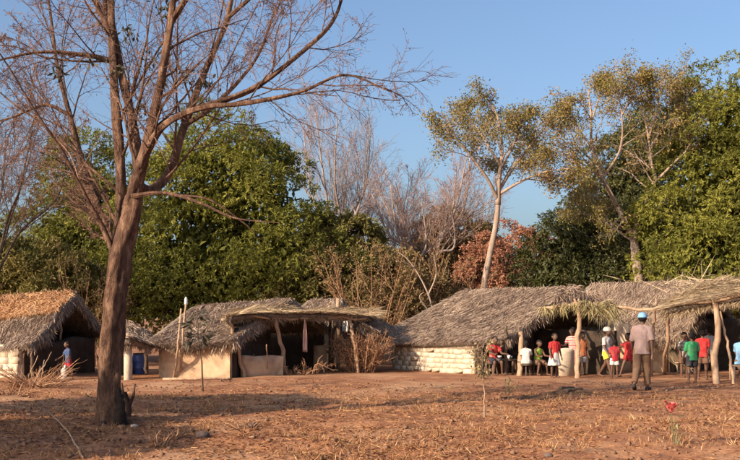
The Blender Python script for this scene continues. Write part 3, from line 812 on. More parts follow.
def thatch(parent, name, top, bot, n, straw, thick=.15, bed=None, fringe=.28, sides=(False, True), slen=(.12, .34), lump=.05, sag=.06, mess=.4, up=0.0, width=.013, nf=1.0, side_len=.2, top_fringe=0):
    """one roof slope: a thick lumpy bed and a coat of single straws with ragged edges"""
    top = [np.asarray(p) for p in top]; bot = [np.asarray(p) for p in bot]
    def S(u, v):
        a = poly(top, u); b = poly(bot, u)
        p = a * (1 - v[:, None]) + b * v[:, None]
        p = p.copy(); p[:, 2] += -sag * np.sin(v * math.pi) + lump * 2 * (vn(p[:, 0] * 1.6 + 9, p[:, 1] * 1.6, 61) - .5) * np.sin(np.clip(v, 0, 1) * math.pi * .9 + .25)
        return p
    nu, nv = 28, 14
    U, V = np.meshgrid(np.linspace(0, 1, nu), np.linspace(0, 1, nv))
    u, v = U.ravel(), V.ravel()
    p = S(u, v)
    e = 1e-2
    N = norm(np.cross(S(np.clip(u + e, 0, 1), v) - S(np.clip(u - e, 0, 1), v), S(u, np.clip(v + e, 0, 1)) - S(u, np.clip(v - e, 0, 1))))
    N = N * np.sign(N[:, 2:3] + 1e-6)
    low = p - N * thick
    i = np.arange(nu * nv).reshape(nv, nu); m = nu * nv
    f = [np.stack([i[:-1, :-1], i[1:, :-1], i[1:, 1:], i[:-1, 1:]], -1).reshape(-1, 4),
         m + np.stack([i[:-1, :-1], i[:-1, 1:], i[1:, 1:], i[1:, :-1]], -1).reshape(-1, 4)]
    ring = np.concatenate([i[0], i[1:, -1], i[-1, :-1][::-1], i[1:-1, 0][::-1]])
    rn = np.roll(ring, -1)
    f.append(np.stack([ring, rn, rn + m, ring + m], -1))
    o = MB().add(np.concatenate([p, low]), None, np.concatenate(f)).build(name, bed or M['thatch'], parent, smooth=True)
    # straws
    mb = MB(); n = int(n * .78)
    u = rng.random(n); v = rng.random(n) ** .9
    def frame_at(u, v):
        c = S(u, v)
        dv = norm(S(u, np.minimum(v + .02, 1.02)) - S(u, np.minimum(v + .02, 1.02) - .04))
        du = norm(S(np.minimum(u + .02, 1), v) - S(np.minimum(u + .02, 1) - .04, v) + 1e-9)
        nn = norm(np.cross(du, dv)); nn = nn * np.sign(nn[:, 2:3] + 1e-6)
        return c, du, dv, nn
    c, du, dv, nn = frame_at(u, v)
    L = slen[0] + (slen[1] - slen[0]) * rng.random(n)
    d = norm(dv + du * rng.normal(size=(n, 1)) * mess + nn * (rng.normal(size=(n, 1)) * .04 + up))
    a = c + nn * (.012 + .05 * rng.random((n, 1)) ** 2)
    b = a + d * L[:, None]
    tone = np.clip(.25 + .45 * rng.random(n) + .3 * vn(c[:, 0] * 2.5, c[:, 1] * 2.5 + c[:, 2] * 3, 62), 0, 1)
    straws(mb, a, b, width * (.6 + .8 * rng.random(n)), tone, bend=nn * .01)
    # ragged eave
    wd = np.linalg.norm(np.diff(np.array(bot), axis=0), axis=1).sum() if len(bot) > 1 else .3
    k = int(wd * 400 * nf)
    if fringe and k:
        u = rng.random(k); c, du, dv, nn = frame_at(u, np.full(k, .97))
        rag = (.45 + .9 * vn(c[:, 0] * 5 + c[:, 1] * 5, c[:, 1] * 3, 63))
        a = c - nn * (thick * 1.05 * rng.random((k, 1))) - dv * (.12 * rng.random((k, 1)))
        d = norm(dv * .75 + np.array([0, 0, -.75]) + du * rng.normal(size=(k, 1)) * mess * 1.1 + rng.normal(size=(k, 3)) * .1)
        straws(mb, a, a + d * (fringe * rag * (.35 + .75 * rng.random(k)))[:, None], width * (.7 + .8 * rng.random(k)), np.clip(.15 + .8 * rng.random(k), 0, 1))
    for side, on in zip((0.0, 1.0), sides):
        if not on: continue
        ln = np.linalg.norm(np.asarray(top[0 if side == 0 else -1]) - np.asarray(bot[0 if side == 0 else -1]))
        k = int(ln * 420 * nf)
        v = rng.random(k); c, du, dv, nn = frame_at(np.full(k, side), v)
        if side == 0: du = -du
        a = c - nn * (thick * 1.05 * rng.random((k, 1))) - du * (.1 * rng.random((k, 1)))
        d = norm(du * .35 + dv * .35 + np.array([0, 0, -.8]) + rng.normal(size=(k, 3)) * .25)
        rag = (.5 + .9 * vn(c[:, 0] * 6 + c[:, 2] * 6, c[:, 1] * 4, 64))
        straws(mb, a, a + d * (side_len * rag * (.4 + .8 * rng.random(k)))[:, None], width * (.7 + .8 * rng.random(k)), rng.random(k))
    if top_fringe:
        tl = np.linalg.norm(np.diff(np.array(top), axis=0), axis=1).sum(); k = int(tl * 150)
        u = rng.random(k); c, du, dv, nn = frame_at(u, np.full(k, .02))
        d = norm(du * rng.normal(size=(k, 1)) + rng.normal(size=(k, 3)) * .35 + [0, 0, .15])
        straws(mb, c + [0, 0, .02], c + [0, 0, .03] + d * (top_fringe * rng.random(k))[:, None], width, rng.random(k))
    so = mb.build('straw', straw, o, kind='stuff')
    return o

def xy(p): return np.array([p[0], p[1], 0.])

def hut_roof(root, EL, ER, RL, RR, straw, n=9000, back=.8, eave_mid=(), straw_back=None, **kw):
    """front slope, back slope and left hip of one hut roof; the right gable stays open"""
    bl = RL + (RL - EL) * back; br = RR + (RR - ER) * back
    bl[2] = EL[2] + .25; br[2] = ER[2] + .25
    o = thatch(root, 'roof', [RL, RR], [EL, *eave_mid, ER], n, straw, top_fringe=.14, **kw)
    thatch(root, 'back_roof', [RR, RL], [br, bl], n // 3, straw, sides=(True, False), fringe=.25)
    thatch(root, 'hip_roof', [RL], [bl, EL], n // 3, straw, sides=(False, False), fringe=.25, sag=.02)
    return o, bl, br

def wall(parent, p0, p1, h, mat, thick=.18, name='wall', h1=None, z0=None, rough=.02):
    """mud wall from p0 to p1 (ground points), uneven faces and top"""
    p0 = np.asarray(p0, float)[:2]; p1 = np.asarray(p1, float)[:2]
    L = np.linalg.norm(p1 - p0); d = (p1 - p0) / L; nrm = np.array([-d[1], d[0]])
    h1 = h if h1 is None else h1
    nu = max(3, int(L / .12)); nv = max(3, int(max(h, h1) / .12))
    mb = MB(); sides = []
    us = np.linspace(0, 1, nu)
    # closed ring section: front bottom -> front top -> back top -> back bottom
    prof = [(-.5, t) for t in np.linspace(0, 1, nv)] + [(-.3, 1.02), (.3, 1.02)] + [(.5, t) for t in np.linspace(1, 0, nv)]
    prof = np.array(prof)
    Uu, Kk = np.meshgrid(us, np.arange(len(prof)), indexing='ij')
    base = p0[None] + (us[:, None] * L) * d[None]
    zb = gz(base[:, 0], base[:, 1]) - .12
    hh = h + (h1 - h) * us + .05 * (vn(us * L * 2.2, us * 0 + p0[0], 71) - .5) * (2 if h < .9 else 1)
    V = np.zeros((nu, len(prof), 3))
    off = prof[None, :, 0] * thick + rough * 2 * (vn(Uu * L * 3.1 + p0[0] * 3, prof[Kk, 1] * 3 * h + prof[Kk, 0] * 5, 72) - .5)
    V[..., :2] = base[:, None, :] + off[..., None] * nrm
    V[..., 2] = zb[:, None] + prof[None, :, 1] * (hh[:, None] + .12)
    idx = np.arange(nu * len(prof)).reshape(nu, len(prof))
    q = np.stack([idx[:-1, :-1], idx[1:, :-1], idx[1:, 1:], idx[:-1, 1:]], -1).reshape(-1, 4)
    q2 = np.stack([idx[:-1, -1], idx[1:, -1], idx[1:, 0], idx[:-1, 0]], -1)
    K = len(prof); caps = []
    for e in (0, nu - 1):
        for k in range(K // 2 - 0):
            a, b = k, K - 1 - k
            if k + 1 < b: caps.append((idx[e, a], idx[e, k + 1], idx[e, K - 2 - k], idx[e, b]) if k + 1 != K - 2 - k else (idx[e, a], idx[e, k + 1], idx[e, b], idx[e, b]))
    caps = [c for c in caps if len(set(c)) == 4]
    mb.add(V.reshape(-1, 3), None, np.concatenate([q, q2, np.array(caps)]))
    return mb.build(name, mat, parent, smooth=True)

BR = []
def brick_mesh(bw, bh, bd, mats):
    out = []
    for k, m in enumerate(mats):
        for q in range(2):
            mb = MB()
            hx, hy, hz = bw / 2, bd / 2, bh / 2
            box_mb(mb, (0, 0, 0), (bw, bd, bh), bev=.005)
            mb.v = [mb.v[0] + (rng.random(mb.v[0].shape) - .5) * np.array([.014, .008, .014])]
            out.append(mb.mesh('brick', m))
    return out

def brick_wall(parent, p0, p1, h, bw, bh, meshes, thick=.2, bd=.14):
    w = wall(parent, p0, p1, h, M['mortar'], thick, rough=.004)
    p0 = np.asarray(p0, float)[:2]; p1 = np.asarray(p1, float)[:2]
    L = np.linalg.norm(p1 - p0); d = (p1 - p0) / L; nrm = np.array([d[1], -d[0]])   # towards the camera side
    rz = math.atan2(d[1], d[0])
    bd_ = bd / 2 + .001
    rows = int(h / (bh + .014))
    for r in range(rows):
        z = .0 + bh / 2 + r * (bh + .014)
        s = -((r % 2) * .5) * bw
        while s < L - .02:
            wj = bw * random.uniform(.8, 1.12); a = max(s, 0); b = min(s + wj, L)
            if b - a > .05:
                c = p0 + d * (a + b) / 2 + nrm * (thick / 2 + .012 - bd_ + random.uniform(-.01, .006))
                o = link('brick', random.choice(meshes), w)
                o.location = (c[0], c[1], z + gzf(c[0], c[1]) + random.uniform(-.005, .005))
                o.rotation_euler = (random.uniform(-.02, .02), random.uniform(-.03, .03), rz + random.uniform(-.02, .02))
                o.scale = ((b - a) / bw, 1, 1)
            s += wj + .012
    return w

def pole(parent, pts, r0, r1, mat='pole', name='post', crook=.008, n=14, fork=None):
    mb = MB()
    c, r = limb(mb, pts, r0, r1, n, 9, .1, crook)
    if fork:
        e = c[-1]; d = norm(c[-1] - c[-3])
        for s in (-1, 1):
            limb(mb, [c[-2], e + np.array([s * fork, s * fork * .5, fork * .9]), e + np.array([s * fork * 1.3, s * fork * .5, fork * 2.0])], r1 * .8, r1 * .5, 6, 7)
    return mb.build(name, M[mat], parent, smooth=True)

def gp(px, py, sink=.12):
    g = G(px, py); g[2] -= sink; return g

# ------------------------------------------------------------------ hut at the left edge
RR = P(76, 292, 27.6)
hutA = thing('thatched_hut', 'low hut with orange-topped thatch and dark open gable at the left edge', 'hut', gbase(-8.6, 26.4))
EL, ER, RL = P(-75, 356, 27.0), P(30, 345, 25.5), P(-70, 302, 29.6)
_, bl, br = hut_roof(hutA, EL, ER, RL, RR, M['thatch_straw'], 20000, eave_mid=(P(-20, 352, 26.2),), fringe=.3, side_len=.3, lump=.09)
thatch(hutA, 'fresh_straw_layer', [RL + [0, 0, .03], RR + [-.05, 0, .03]], [RL * .5 + EL * .5 + [0, 0, .02], RR * .62 + ER * .38 + [-.05, 0, .02]], 12000, M['thatch_new'], thick=.06, fringe=.25, sides=(False, False), lump=.06, mess=.9, sag=.03, top_fringe=.2)
mb = MB()                      # weathered grey thatch low on the slope
pole(hutA, [xy(RR) + [-.45, .12, -.1], RR + [-.45, .12, -.18]], .04, .03, 'pole')
pole(hutA, [gp(33, 379.5), P(32, 350, 25.7)], .05, .045, 'pole_dark')
pole(hutA, [br - [0, 0, br[2] + .1], br - [0, 0, .1]], .05, .045, 'pole_dark')
BM = brick_mesh(.34, .17, .16, [M['brick_a'], M['brick_b'], M['brick_c']])
wA0 = P(-70, 0, 27.3); wA1 = G(21, 380)
brick_wall(hutA, wA0, wA1, .8, .34, .17, BM, bd=.16)
wall(hutA, wA1 + [-.05, .12, 0], wA1 + [.9, 3.3, 0], .85, M['mud_shade'], h1=1.0)
wall(hutA, wA1 + [.9, 3.3, 0], wA0 + [.9, 3.3, 0], 1.0, M['mud_shade'])
wall(hutA, wA0 + [0, .12, 0], wA0 + [.9, 3.2, 0], 1.0, M['mud_shade'])
pole(hutA, [RL - [0, 0, .17], RR - [0, 0, .16]], .05, .045, 'pole_dark', 'ridge_pole')

# ------------------------------------------------------------------ small shelter beside the bare trunk
sh = thing('shelter', 'small thatched lean-to on pale pillars just right of the bare trunk', 'shelter', gbase(*G(124, 380)[:2]))
thatch(sh, 'roof', [P(112, 319, 28), P(130, 322, 28.2), P(150, 331, 28.4)], [P(110, 340, 25.4), P(130, 338, 25.3), P(150, 345, 26)], 7000, M['thatch_straw'], fringe=.22, sides=(True, True), lump=.08)
def pillar(px, py, w, h, mat='brick_a', root=sh):
    g = G(px, py); mb = MB()
    box_mb(mb, (g[0], g[1], g[2] + h / 2 - .1), (w, w, h + .2), .2, .02)
    return mb.build('pillar', M[mat], root)
pillar(128, 380, .2, 1.02); pillar(112, 380, .2, 1.02)
pole(sh, [G(128, 380) + [0, 0, .95], P(128, 336, 25.5)], .07, .06, 'pole', 'post')
pole(sh, [P(112, 0, 27.9) * [1, 1, 0] - [0, 0, .1], P(112, 327, 27.9)], .05, .045, 'pole_dark')
pole(sh, [P(146, 0, 28) * [1, 1, 0] - [0, 0, .1], P(146, 335, 28)], .05, .045, 'pole_dark')

def drum(name, label, px, py, r, h, mat, lid):
    g = G(px, py)
    t = thing(name, label, 'barrel', g)
    pr = [(0, 0), (r * .92, 0), (r * .98, .02), (r, h * .3), (r * 1.04, h * .33), (r * 1.0, h * .36), (r, h * .64), (r * 1.04, h * .67), (r, h * .7), (r * .96, h * .96), (r * .88, h)]
    mb = MB(); S_ = 28; a = np.linspace(0, 2 * math.pi, S_, endpoint=False)
    V = np.array([[(g[0] + rr * math.cos(q), g[1] + rr * math.sin(q), g[2] - .01 + z) for q in a] for rr, z in pr])
    idx = np.arange(len(pr) * S_).reshape(len(pr), S_)
    mb.add(V.reshape(-1, 3), None, np.stack([idx[:-1], np.roll(idx, -1, 1)[:-1], np.roll(idx, -1, 1)[1:], idx[1:]], -1).reshape(-1, 4))
    mb.build('body', mat, t, smooth=True)
    pr = [(r * .88, h - .01), (r * .93, h), (r * .93, h + .03), (r * .7, h + .035), (r * .68, h + .015), (0, h + .015)]
    mb = MB()
    V = np.array([[(g[0] + rr * math.cos(q), g[1] + rr * math.sin(q), g[2] - .01 + z) for q in a] for rr, z in pr])
    idx = np.arange(len(pr) * S_).reshape(len(pr), S_)
    mb.add(V.reshape(-1, 3), None, np.stack([idx[:-1], np.roll(idx, -1, 1)[:-1], np.roll(idx, -1, 1)[1:], idx[1:]], -1).reshape(-1, 4))
    mb.build('lid', lid, t, smooth=True)
M['blue_pl'] = surf_mat('blue_plastic', [(.3, (.025, .05, .2)), (.7, (.05, .09, .3))], 6, .5, .05, 20, spec=.4, patch=((.16, .11, .09), 3, .58, .75))
M['green_pl'] = surf_mat('green_plastic', [(.3, (.03, .12, .06)), (.7, (.05, .18, .09))], 6, .5, .05, 20, spec=.4, patch=((.16, .11, .09), 3, .58, .75))
M['black_pl'] = surf_mat('black_plastic', [(.3, (.015, .015, .016)), (.7, (.04, .035, .03))], 6, .6, .05, 20)
drum('barrel', 'blue plastic drum in the shade left of the tan mud hut', 140.5, 374, .22, .56, M['blue_pl'], M['black_pl'])
drum('barrel', 'green plastic drum half hidden behind the bare trunk', 118, 375, .2, .5, M['green_pl'], M['black_pl'])

# ------------------------------------------------------------------ the tan mud hut with its long canopy
hutB = thing('thatched_hut', 'tan mud-walled hut with grey thatch, right of the bare trunk', 'hut', gbase(-4.6, 27))
EL, ER, RL, RR = P(151, 341, 26.3), P(235, 339, 25.8), P(199, 305, 28.8), P(293, 299, 28.5)
_, bl, br = hut_roof(hutB, EL, ER, RL, RR, M['thatch_straw'], 20000, back=.75, eave_mid=(P(190, 346, 26.0),), fringe=.3, lump=.07, side_len=.25)
b0, b1 = G(162, 377.5), G(231, 378.3)
b0[1] = 26.5; b1[1] = 26.12; b1[0] = (231 - 370) / F * 26.12; b0[0] = (162 - 370) / F * 26.5
wall(hutB, b0, b1, .93, M['mud'])
wall(hutB, b0 + [-.02, .1, 0], b0 + [-.05, 3.2, 0], 1.1, M['mud'])
wall(hutB, b1 + [.0, .1, 0], b1 + [.65, 3.0, 0], 1.25, M['mud_shade'], h1=1.4)
wall(hutB, b0 + [-.05, 3.2, 0], b1 + [.65, 3.0, 0], 1.1, M['mud_shade'])
pole(hutB, [RL - [0, 0, .17], RR - [0, 0, .16]], .05, .045, 'pole_dark', 'ridge_pole')

cp = thing('canopy', 'long low straw-covered pole canopy joined to the tan mud hut', 'canopy', gbase(-1.9, 26.5))
thatch(cp, 'roof', [P(240, 312, 29.3), P(300, 311, 29.8), P(376, 315, 30.6)], [P(226, 317, 26.0), P(262, 314, 26.9), P(310, 314, 27.9), P(366, 315, 28.7)], 15000, M['canopy_straw'], thick=.1, fringe=.26, sides=(True, False), slen=(.2, .65), lump=.16, mess=1.2, up=.1, sag=0, width=.013, top_fringe=.35, nf=1.6)
thatch(cp, 'drooping_thatch', [P(345, 312, 29.9), P(374, 317, 30.3), P(398, 329, 30.6)], [P(360, 324, 28.6), P(378, 333, 28.8), P(394, 343, 29.2)], 8000, M['thatch_straw'], thick=.1, fringe=.34, sides=(False, True), lump=.06, mess=.3, nf=1.3)
pole(cp, [P(222, 320, 26.0), P(262, 318, 26.9), P(310, 318, 27.9), P(368, 318, 28.7)], .035, .03, 'pole', 'beam')
pole(cp, [P(246, 316, 29.2), P(376, 318, 30.5)], .04, .035, 'pole_dark', 'beam')
for q in (.1, .3, .5, .7, .9):
    a = P(228, 319, 26.2) * (1 - q) + P(364, 318, 28.8) * q; b = P(246, 317, 29.3) * (1 - q) + P(374, 318, 30.5) * q
    pole(cp, [a, b], .025, .02, 'pole_dark', 'rafter')
pole(cp, [gp(245.5, 378.3), P(240, 360, 26.4), P(233, 335, 26.2), P(229, 319, 26.1)], .055, .04, 'pole', fork=.06)
pole(cp, [gp(284, 376), P(283, 355, 27.4), P(279, 335, 27.3), P(275, 319, 27.2)], .065, .05, 'pole')
pole(cp, [gp(358.5, 374), P(356, 350, 28.4), P(353, 335, 28.4), P(350, 319, 28.5)], .045, .038, 'pole', fork=.05)
pole(cp, [gp(268, 377), P(267, 345, 26.3)], .018, .014, 'pole', 'stick')
pole(cp, [gp(267, 377), P(253, 354, 26.6)], .035, .03, 'pole_dark', 'stick')
for px, dd in ((250, 29.2), (330, 29.9), (370, 30.4)):
    b = P(px, 0, dd); pole(cp, [[b[0], b[1], gzf(b[0], b[1]) - .12], P(px, 317, dd)], .05, .04, 'pole_dark')
l0, l1 = G(241, 378.2), G(282, 376.8)
wall(cp, l0, l1, .56, M['mud'], .16, 'low_wall', h1=.5)
wall(cp, G(246, 372) + [0, 1.6, 0], G(322, 372) + [0, 1.2, 0], 1.45, M['mud_shade'], .16, 'back_wall', h1=1.3)
wall(cp, G(314, 371.5), G(326, 371.3), .72, M['mud'], .18, 'low_wall')

# small hut behind the canopy
hc = thing('thatched_hut', 'small grey-thatched hut behind the canopy, only its peak showing', 'hut', gbase(-1.3, 31))
_, bl, br = hut_roof(hc, P(292, 316, 31.5), P(333, 318, 30.6), P(313, 300, 33), P(343, 299, 31.9), M['thatch_straw'], 7000, fringe=.25, side_len=.25)
b = P(338.5, 0, 30.9); pole(hc, [[b[0], b[1], gzf(b[0], b[1]) - .12], P(338, 299, 31.2)], .07, .06, 'pole', crook=.004)
for px, d, py in ((333, 30.6, 320), (300, 31.6, 318), (362, 33.2, 318)):
    b = P(px, 0, d); pole(hc, [[b[0], b[1], gzf(b[0], b[1]) - .12], P(px, py, d)], .045, .04, 'pole_dark')
for py, dd in ((341, 0), (346, .02), (351, .01)):
    pole(hc, [P(322, py + 1, 30.7 + dd), P(352, py - 1, 31 + dd)], .045, .04, 'pole', 'rail')
b = P(352, 0, 31.0); pole(hc, [[b[0], b[1], gzf(b[0], b[1]) - .12], P(352, 322, 31.0)], .04, .035, 'pole')
b = P(322, 0, 30.75); pole(hc, [[b[0], b[1], gzf(b[0], b[1]) - .12], P(322, 322, 30.75)], .04, .035, 'pole_dark')
b0 = P(304, 0, 33.4); wall(hc, b0, P(366, 0, 34), 1.25, M['mud_shade'])

M['pink'] = surf_mat('pink_cloth', [(.3, (.5, .3, .24)), (.7, (.62, .4, .33))], 8, .9, .2)
M['white_cloth'] = surf_mat('white_cloth', [(.3, (.55, .52, .48)), (.7, (.7, .67, .62))], 8, .9, .2)
def hanging(label, px, top, bot, d, w, mat, cat='cloth', name='hanging_cloth', topw=.5):
    a = P(px, top, d); b = P(px, bot, d); n, m = 12, 7
    V = []
    for i in range(n):
        f = i / (n - 1); c = a * (1 - f) + b * f
        ww = w * (topw + (1 - topw) * math.sin(min(1, f * 1.6) * math.pi / 2))
        for j in range(m):
            s = j / (m - 1) - .5
            V.append((c[0] + s * ww, c[1] + .04 * math.sin(s * 9 + f * 3) + .02 * f, c[2] + .02 * math.sin(j * 2.1) * f))
    V = np.array(V); back = V + [0, .012, 0]
    i = np.arange(n * m).reshape(n, m); k = n * m
    f = [np.stack([i[:-1, :-1], i[:-1, 1:], i[1:, 1:], i[1:, :-1]], -1).reshape(-1, 4), k + np.stack([i[:-1, :-1], i[1:, :-1], i[1:, 1:], i[:-1, 1:]], -1).reshape(-1, 4)]
    ring = np.concatenate([i[0], i[1:, -1], i[-1, :-1][::-1], i[1:-1, 0][::-1]]); rn = np.roll(ring, -1)
    f.append(np.stack([ring, ring + k, rn + k, rn], -1))
    return tag(MB().add(np.concatenate([V, back]), None, np.concatenate(f)).build(name, mat, None, smooth=True), label, cat)
hanging('strip of pink cloth hanging under the straw canopy', 305, 318, 352, 27.6, .12, M['pink'], topw=.15)
hanging('white cloth hung over the rails under the small peaked hut', 329, 325, 347, 30.6, .22, M['white_cloth'])
hanging('small white rag hung beside the slanting pole of the canopy', 345.5, 321, 332, 30.85, .2, M['white_cloth'])

hanging('pale sheet added in place of the pale hut wall behind the white-capped girl', 622, 324, 346, 28.3, .44, M['brick_b'], topw=.9)  # added sheet, brightens this spot in place of the shaded hut wall
brush('brush_heap', 'heap of reddish dry branches under the right end of the canopy', 362, 336, 28.75, .62, 85, M['twig_brush'], None, .014)
brush('brush_heap', 'low tangle of dry twigs on the ground by the canopy posts', 300, 368, 27.2, .7, 16, M['twig_brush'], None, .012)

# ------------------------------------------------------------------ the brick hut with the porch
hutD = thing('thatched_hut', 'long grey-thatched hut with whitish brick wall in the middle', 'hut', gbase(3.2, 29.2))
EL, ER, RL, RR = P(381, 333, 30.6), P(507, 339, 27.15), P(466, 290, 32.7), P(577, 286, 29.6)
_, bl, br = hut_roof(hutD, EL, ER, RL, RR, M['thatch_straw'], 32000, back=.55, eave_mid=(P(396, 342, 29.9), P(450, 342, 28.5)), fringe=.26, lump=.06, side_len=.26)
g_ = np.array([.714, .7, 0]); r_ = np.array([.7, -.714, 0])
p0, p1 = G(395, 370.6), G(477, 374.8)
brick_wall(hutD, p0, p1, .95, .27, .125, brick_mesh(.27, .125, .14, [M['brick_a'], M['brick_b'], M['brick_c'], M['brick_a']]))
wall(hutD, p0 + g_ * .12, p0 + g_ * 2.7, 1.1, M['mud'])
wall(hutD, p1 + g_ * .12, p1 + g_ * 2.5, .88, M['mud_shade'], h1=1.7)
wall(hutD, p0 + g_ * 2.7, p1 + g_ * 2.9 + r_ * 2.6, 1.2, M['mud_shade'])
pole(hutD, [RL - [0, 0, .17], RR - [0, 0, .16]], .05, .045, 'pole_dark', 'ridge_pole')
pole(hutD, [gp(505.5, 376.5), P(506, 352, 27.3), P(506.5, 326, 27.05)], .045, .04, 'pole_dark')
pole(hutD, [gp(519.5, 377.2), P(520.5, 355, 27.2), P(521, 332, 27.45)], .075, .065, 'pole')
pole(hutD, [gp(577, 378.5), P(578, 350, 26.7), P(579, 325, 26.7), P(578, 303, 26.7)], .07, .055, 'pole', fork=.05)
pole(hutD, [P(540, 309, 27.2), P(578, 304, 26.7), P(612, 305, 26.5)], .04, .03, 'pole', 'beam')
pole(hutD, [P(578, 303, 26.7), P(578, 287, 29.7)], .045, .04, 'pole_dark', 'beam')
pole(hutD, [P(540, 309, 27.2), P(557, 302, 28.5)], .04, .035, 'pole_dark', 'beam')
for k in range(9):
    x = 560 + k * 3.8
    y = 304 - max(0, 17 - abs(x - 577) * .95) * random.uniform(.7, 1.0)
    pole(hutD, [P(x, 305, 26.85), P(x + random.uniform(-1.5, 1.5), y, 27.2)], .03, .025, 'pole_dark', 'stake', n=5)
b = br; pole(hutD, [[b[0], b[1], gzf(b[0], b[1]) - .12], b - [0, 0, .1]], .05, .045, 'pole_dark')

# dry palm fronds hanging along the porch beam
def fronds(root, pts, n, L, mat, spread=.5, droop=.9, name='palm_leaves', fan=7):
    mb = MB(); u = rng.random(n); c = poly(pts, u) + rng.normal(size=(n, 3)) * .05
    for k in range(n):
        d0 = norm(np.array([rng.normal() * spread, -abs(rng.normal()) * .35, -droop * (.4 + .8 * rng.random())]))
        m = fan
        a = np.repeat(c[k][None], m, 0)
        d = norm(d0[None] + rng.normal(size=(m, 3)) * .28)
        l = L * (.5 + .8 * rng.random((m, 1)))
        straws(mb, a, a + d * l, .013 + .01 * rng.random(m), np.clip(rng.random() * .6 + .4 * rng.random(m), 0, 1), bend=np.array([0, 0, .05]))
    return mb.build(name, mat, root, kind='stuff')
fronds(hutD, [P(541, 308, 27.15), P(578, 304, 26.65), P(612, 305, 26.45)], 80, .3, M['frond'])
fronds(hutD, [P(586, 305, 26.6), P(614, 306, 26.4)], 55, .5, M['frond'], .55)
fronds(hutD, [P(556, 300, 27.6), P(577, 288, 28.0), P(596, 300, 27.4)], 80, .35, M['thatch_straw'], .8, .5)

# ------------------------------------------------------------------ the right hut
hutE = thing('thatched_hut', 'grey-thatched hut behind the walking man, at the right', 'hut', gbase(8.2, 30.3))
ER = P(684, 339, 28.4); EL = ER + np.array([-.7, .714, 0]) * 3.7; EL[2] = ER[2]
RR, RL = P(717, 280, 30.1), P(592, 283.5, 33.0)
_, bl, br = hut_roof(hutE, EL, ER, RL, RR, M['thatch_straw'], 24000, back=.7, fringe=.3, lump=.06, side_len=.3)
e0 = EL + g_ * .4 + r_ * .5; e1 = ER + g_ * .4 - r_ * .7
wall(hutE, e0, e1, 1.15, M['mud'])
wall(hutE, e1 + g_ * .12, e1 + g_ * 2.9, 1.3, M['mud_shade'], h1=1.5)
wall(hutE, e0 + g_ * .12, e0 + g_ * 2.9, 1.1, M['mud_shade'])
wall(hutE, e0 + g_ * 2.9, e1 + g_ * 2.9 + r_ * 1.6, 1.2, M['mud_shade'])
pole(hutE, [RL - [0, 0, .17], RR - [0, 0, .16]], .05, .045, 'pole_dark', 'ridge_pole')
b = ER; pole(hutE, [[b[0] - .1, b[1] + .1, gzf(b[0], b[1]) - .12], b + [-.05, .1, -.05]], .05, .045, 'pole_dark')
b = br; pole(hutE, [[b[0], b[1], gzf(b[0], b[1]) - .12], b - [0, 0, .1]], .05, .045, 'pole_dark')

ce = thing('canopy', 'shaggy straw porch canopy on crooked poles at the right edge', 'canopy', gbase(8.6, 25.6))
thatch(ce, 'roof', [P(688, 296, 29.2), P(720, 281, 29.3), P(775, 286, 29.2)], [P(664, 309, 25.7), P(700, 302, 25.0), P(735, 296, 24.4), P(775, 292, 24.2)], 15000, M['canopy_straw'], thick=.12, fringe=.42, sides=(True, False), slen=(.2, .7), lump=.18, mess=1.1, up=.12, sag=-.05, width=.014, top_fringe=.45, nf=1.5)
pole(ce, [P(612, 306.5, 26.45), P(655, 309, 26.0), P(690, 304, 25.2), P(735, 296, 24.4), P(780, 290, 24.0)], .04, .03, 'pole', 'beam')
pole(ce, [gp(717.5, 383.5), P(715, 355, 24.6), P(718, 330, 24.6), P(715, 303, 24.75)], .085, .07, 'pole', fork=.06)
pole(ce, [gp(735, 384), P(729, 350, 24.6), P(720, 312, 24.7)], .035, .028, 'pole')
pole(ce, [gp(664.5, 374), P(667, 345, 26.6), P(669, 320, 26.2), P(668, 309, 25.75)], .05, .04, 'pole', fork=.04)
pole(ce, [gp(651, 375), P(653, 340, 27.2), P(656, 300, 26.3)], .035, .03, 'pole')
pole(ce, [P(640, 303, 27.4), P(665, 309, 25.8)], .03, .025, 'pole_dark', 'beam')
pole(ce, [P(770, 0, 25) * [1, 1, 0] - [0, 0, .1], P(770, 295, 25)], .06, .05, 'pole')
for q in (.05, .35, .65, .95):
    a = P(668, 310, 25.6) * (1 - q) + P(770, 294, 24.3) * q; b = P(690, 300, 29.2) * (1 - q) + P(772, 290, 29.1) * q
    pole(ce, [a, b], .025, .02, 'pole_dark', 'rafter')
for px in (697, 768):
    b = P(px, 0, 29.0); pole(ce, [[b[0], b[1], gzf(b[0], b[1]) - .12], P(px, 298, 29.0)], .05, .04, 'pole_dark')
mb = MB(); k = 160
c = P(700, 285, 28.0) + rng.normal(size=(k, 3)) * [.7, .5, .1]; d = rng.normal(size=(k, 3)) * [1, .6, .25] + [0, 0, .1]
straws(mb, c, c + norm(d) * (.3 + .6 * rng.random((k, 1))), .02)
mb.build('loose_straw', M['canopy_straw'], ce, kind='stuff')
b0 = P(690, 0, 31.5); wall(ce, P(700, 0, 30.6), P(790, 0, 30.6), 1.5, M['mud_shade'], name='back_wall')
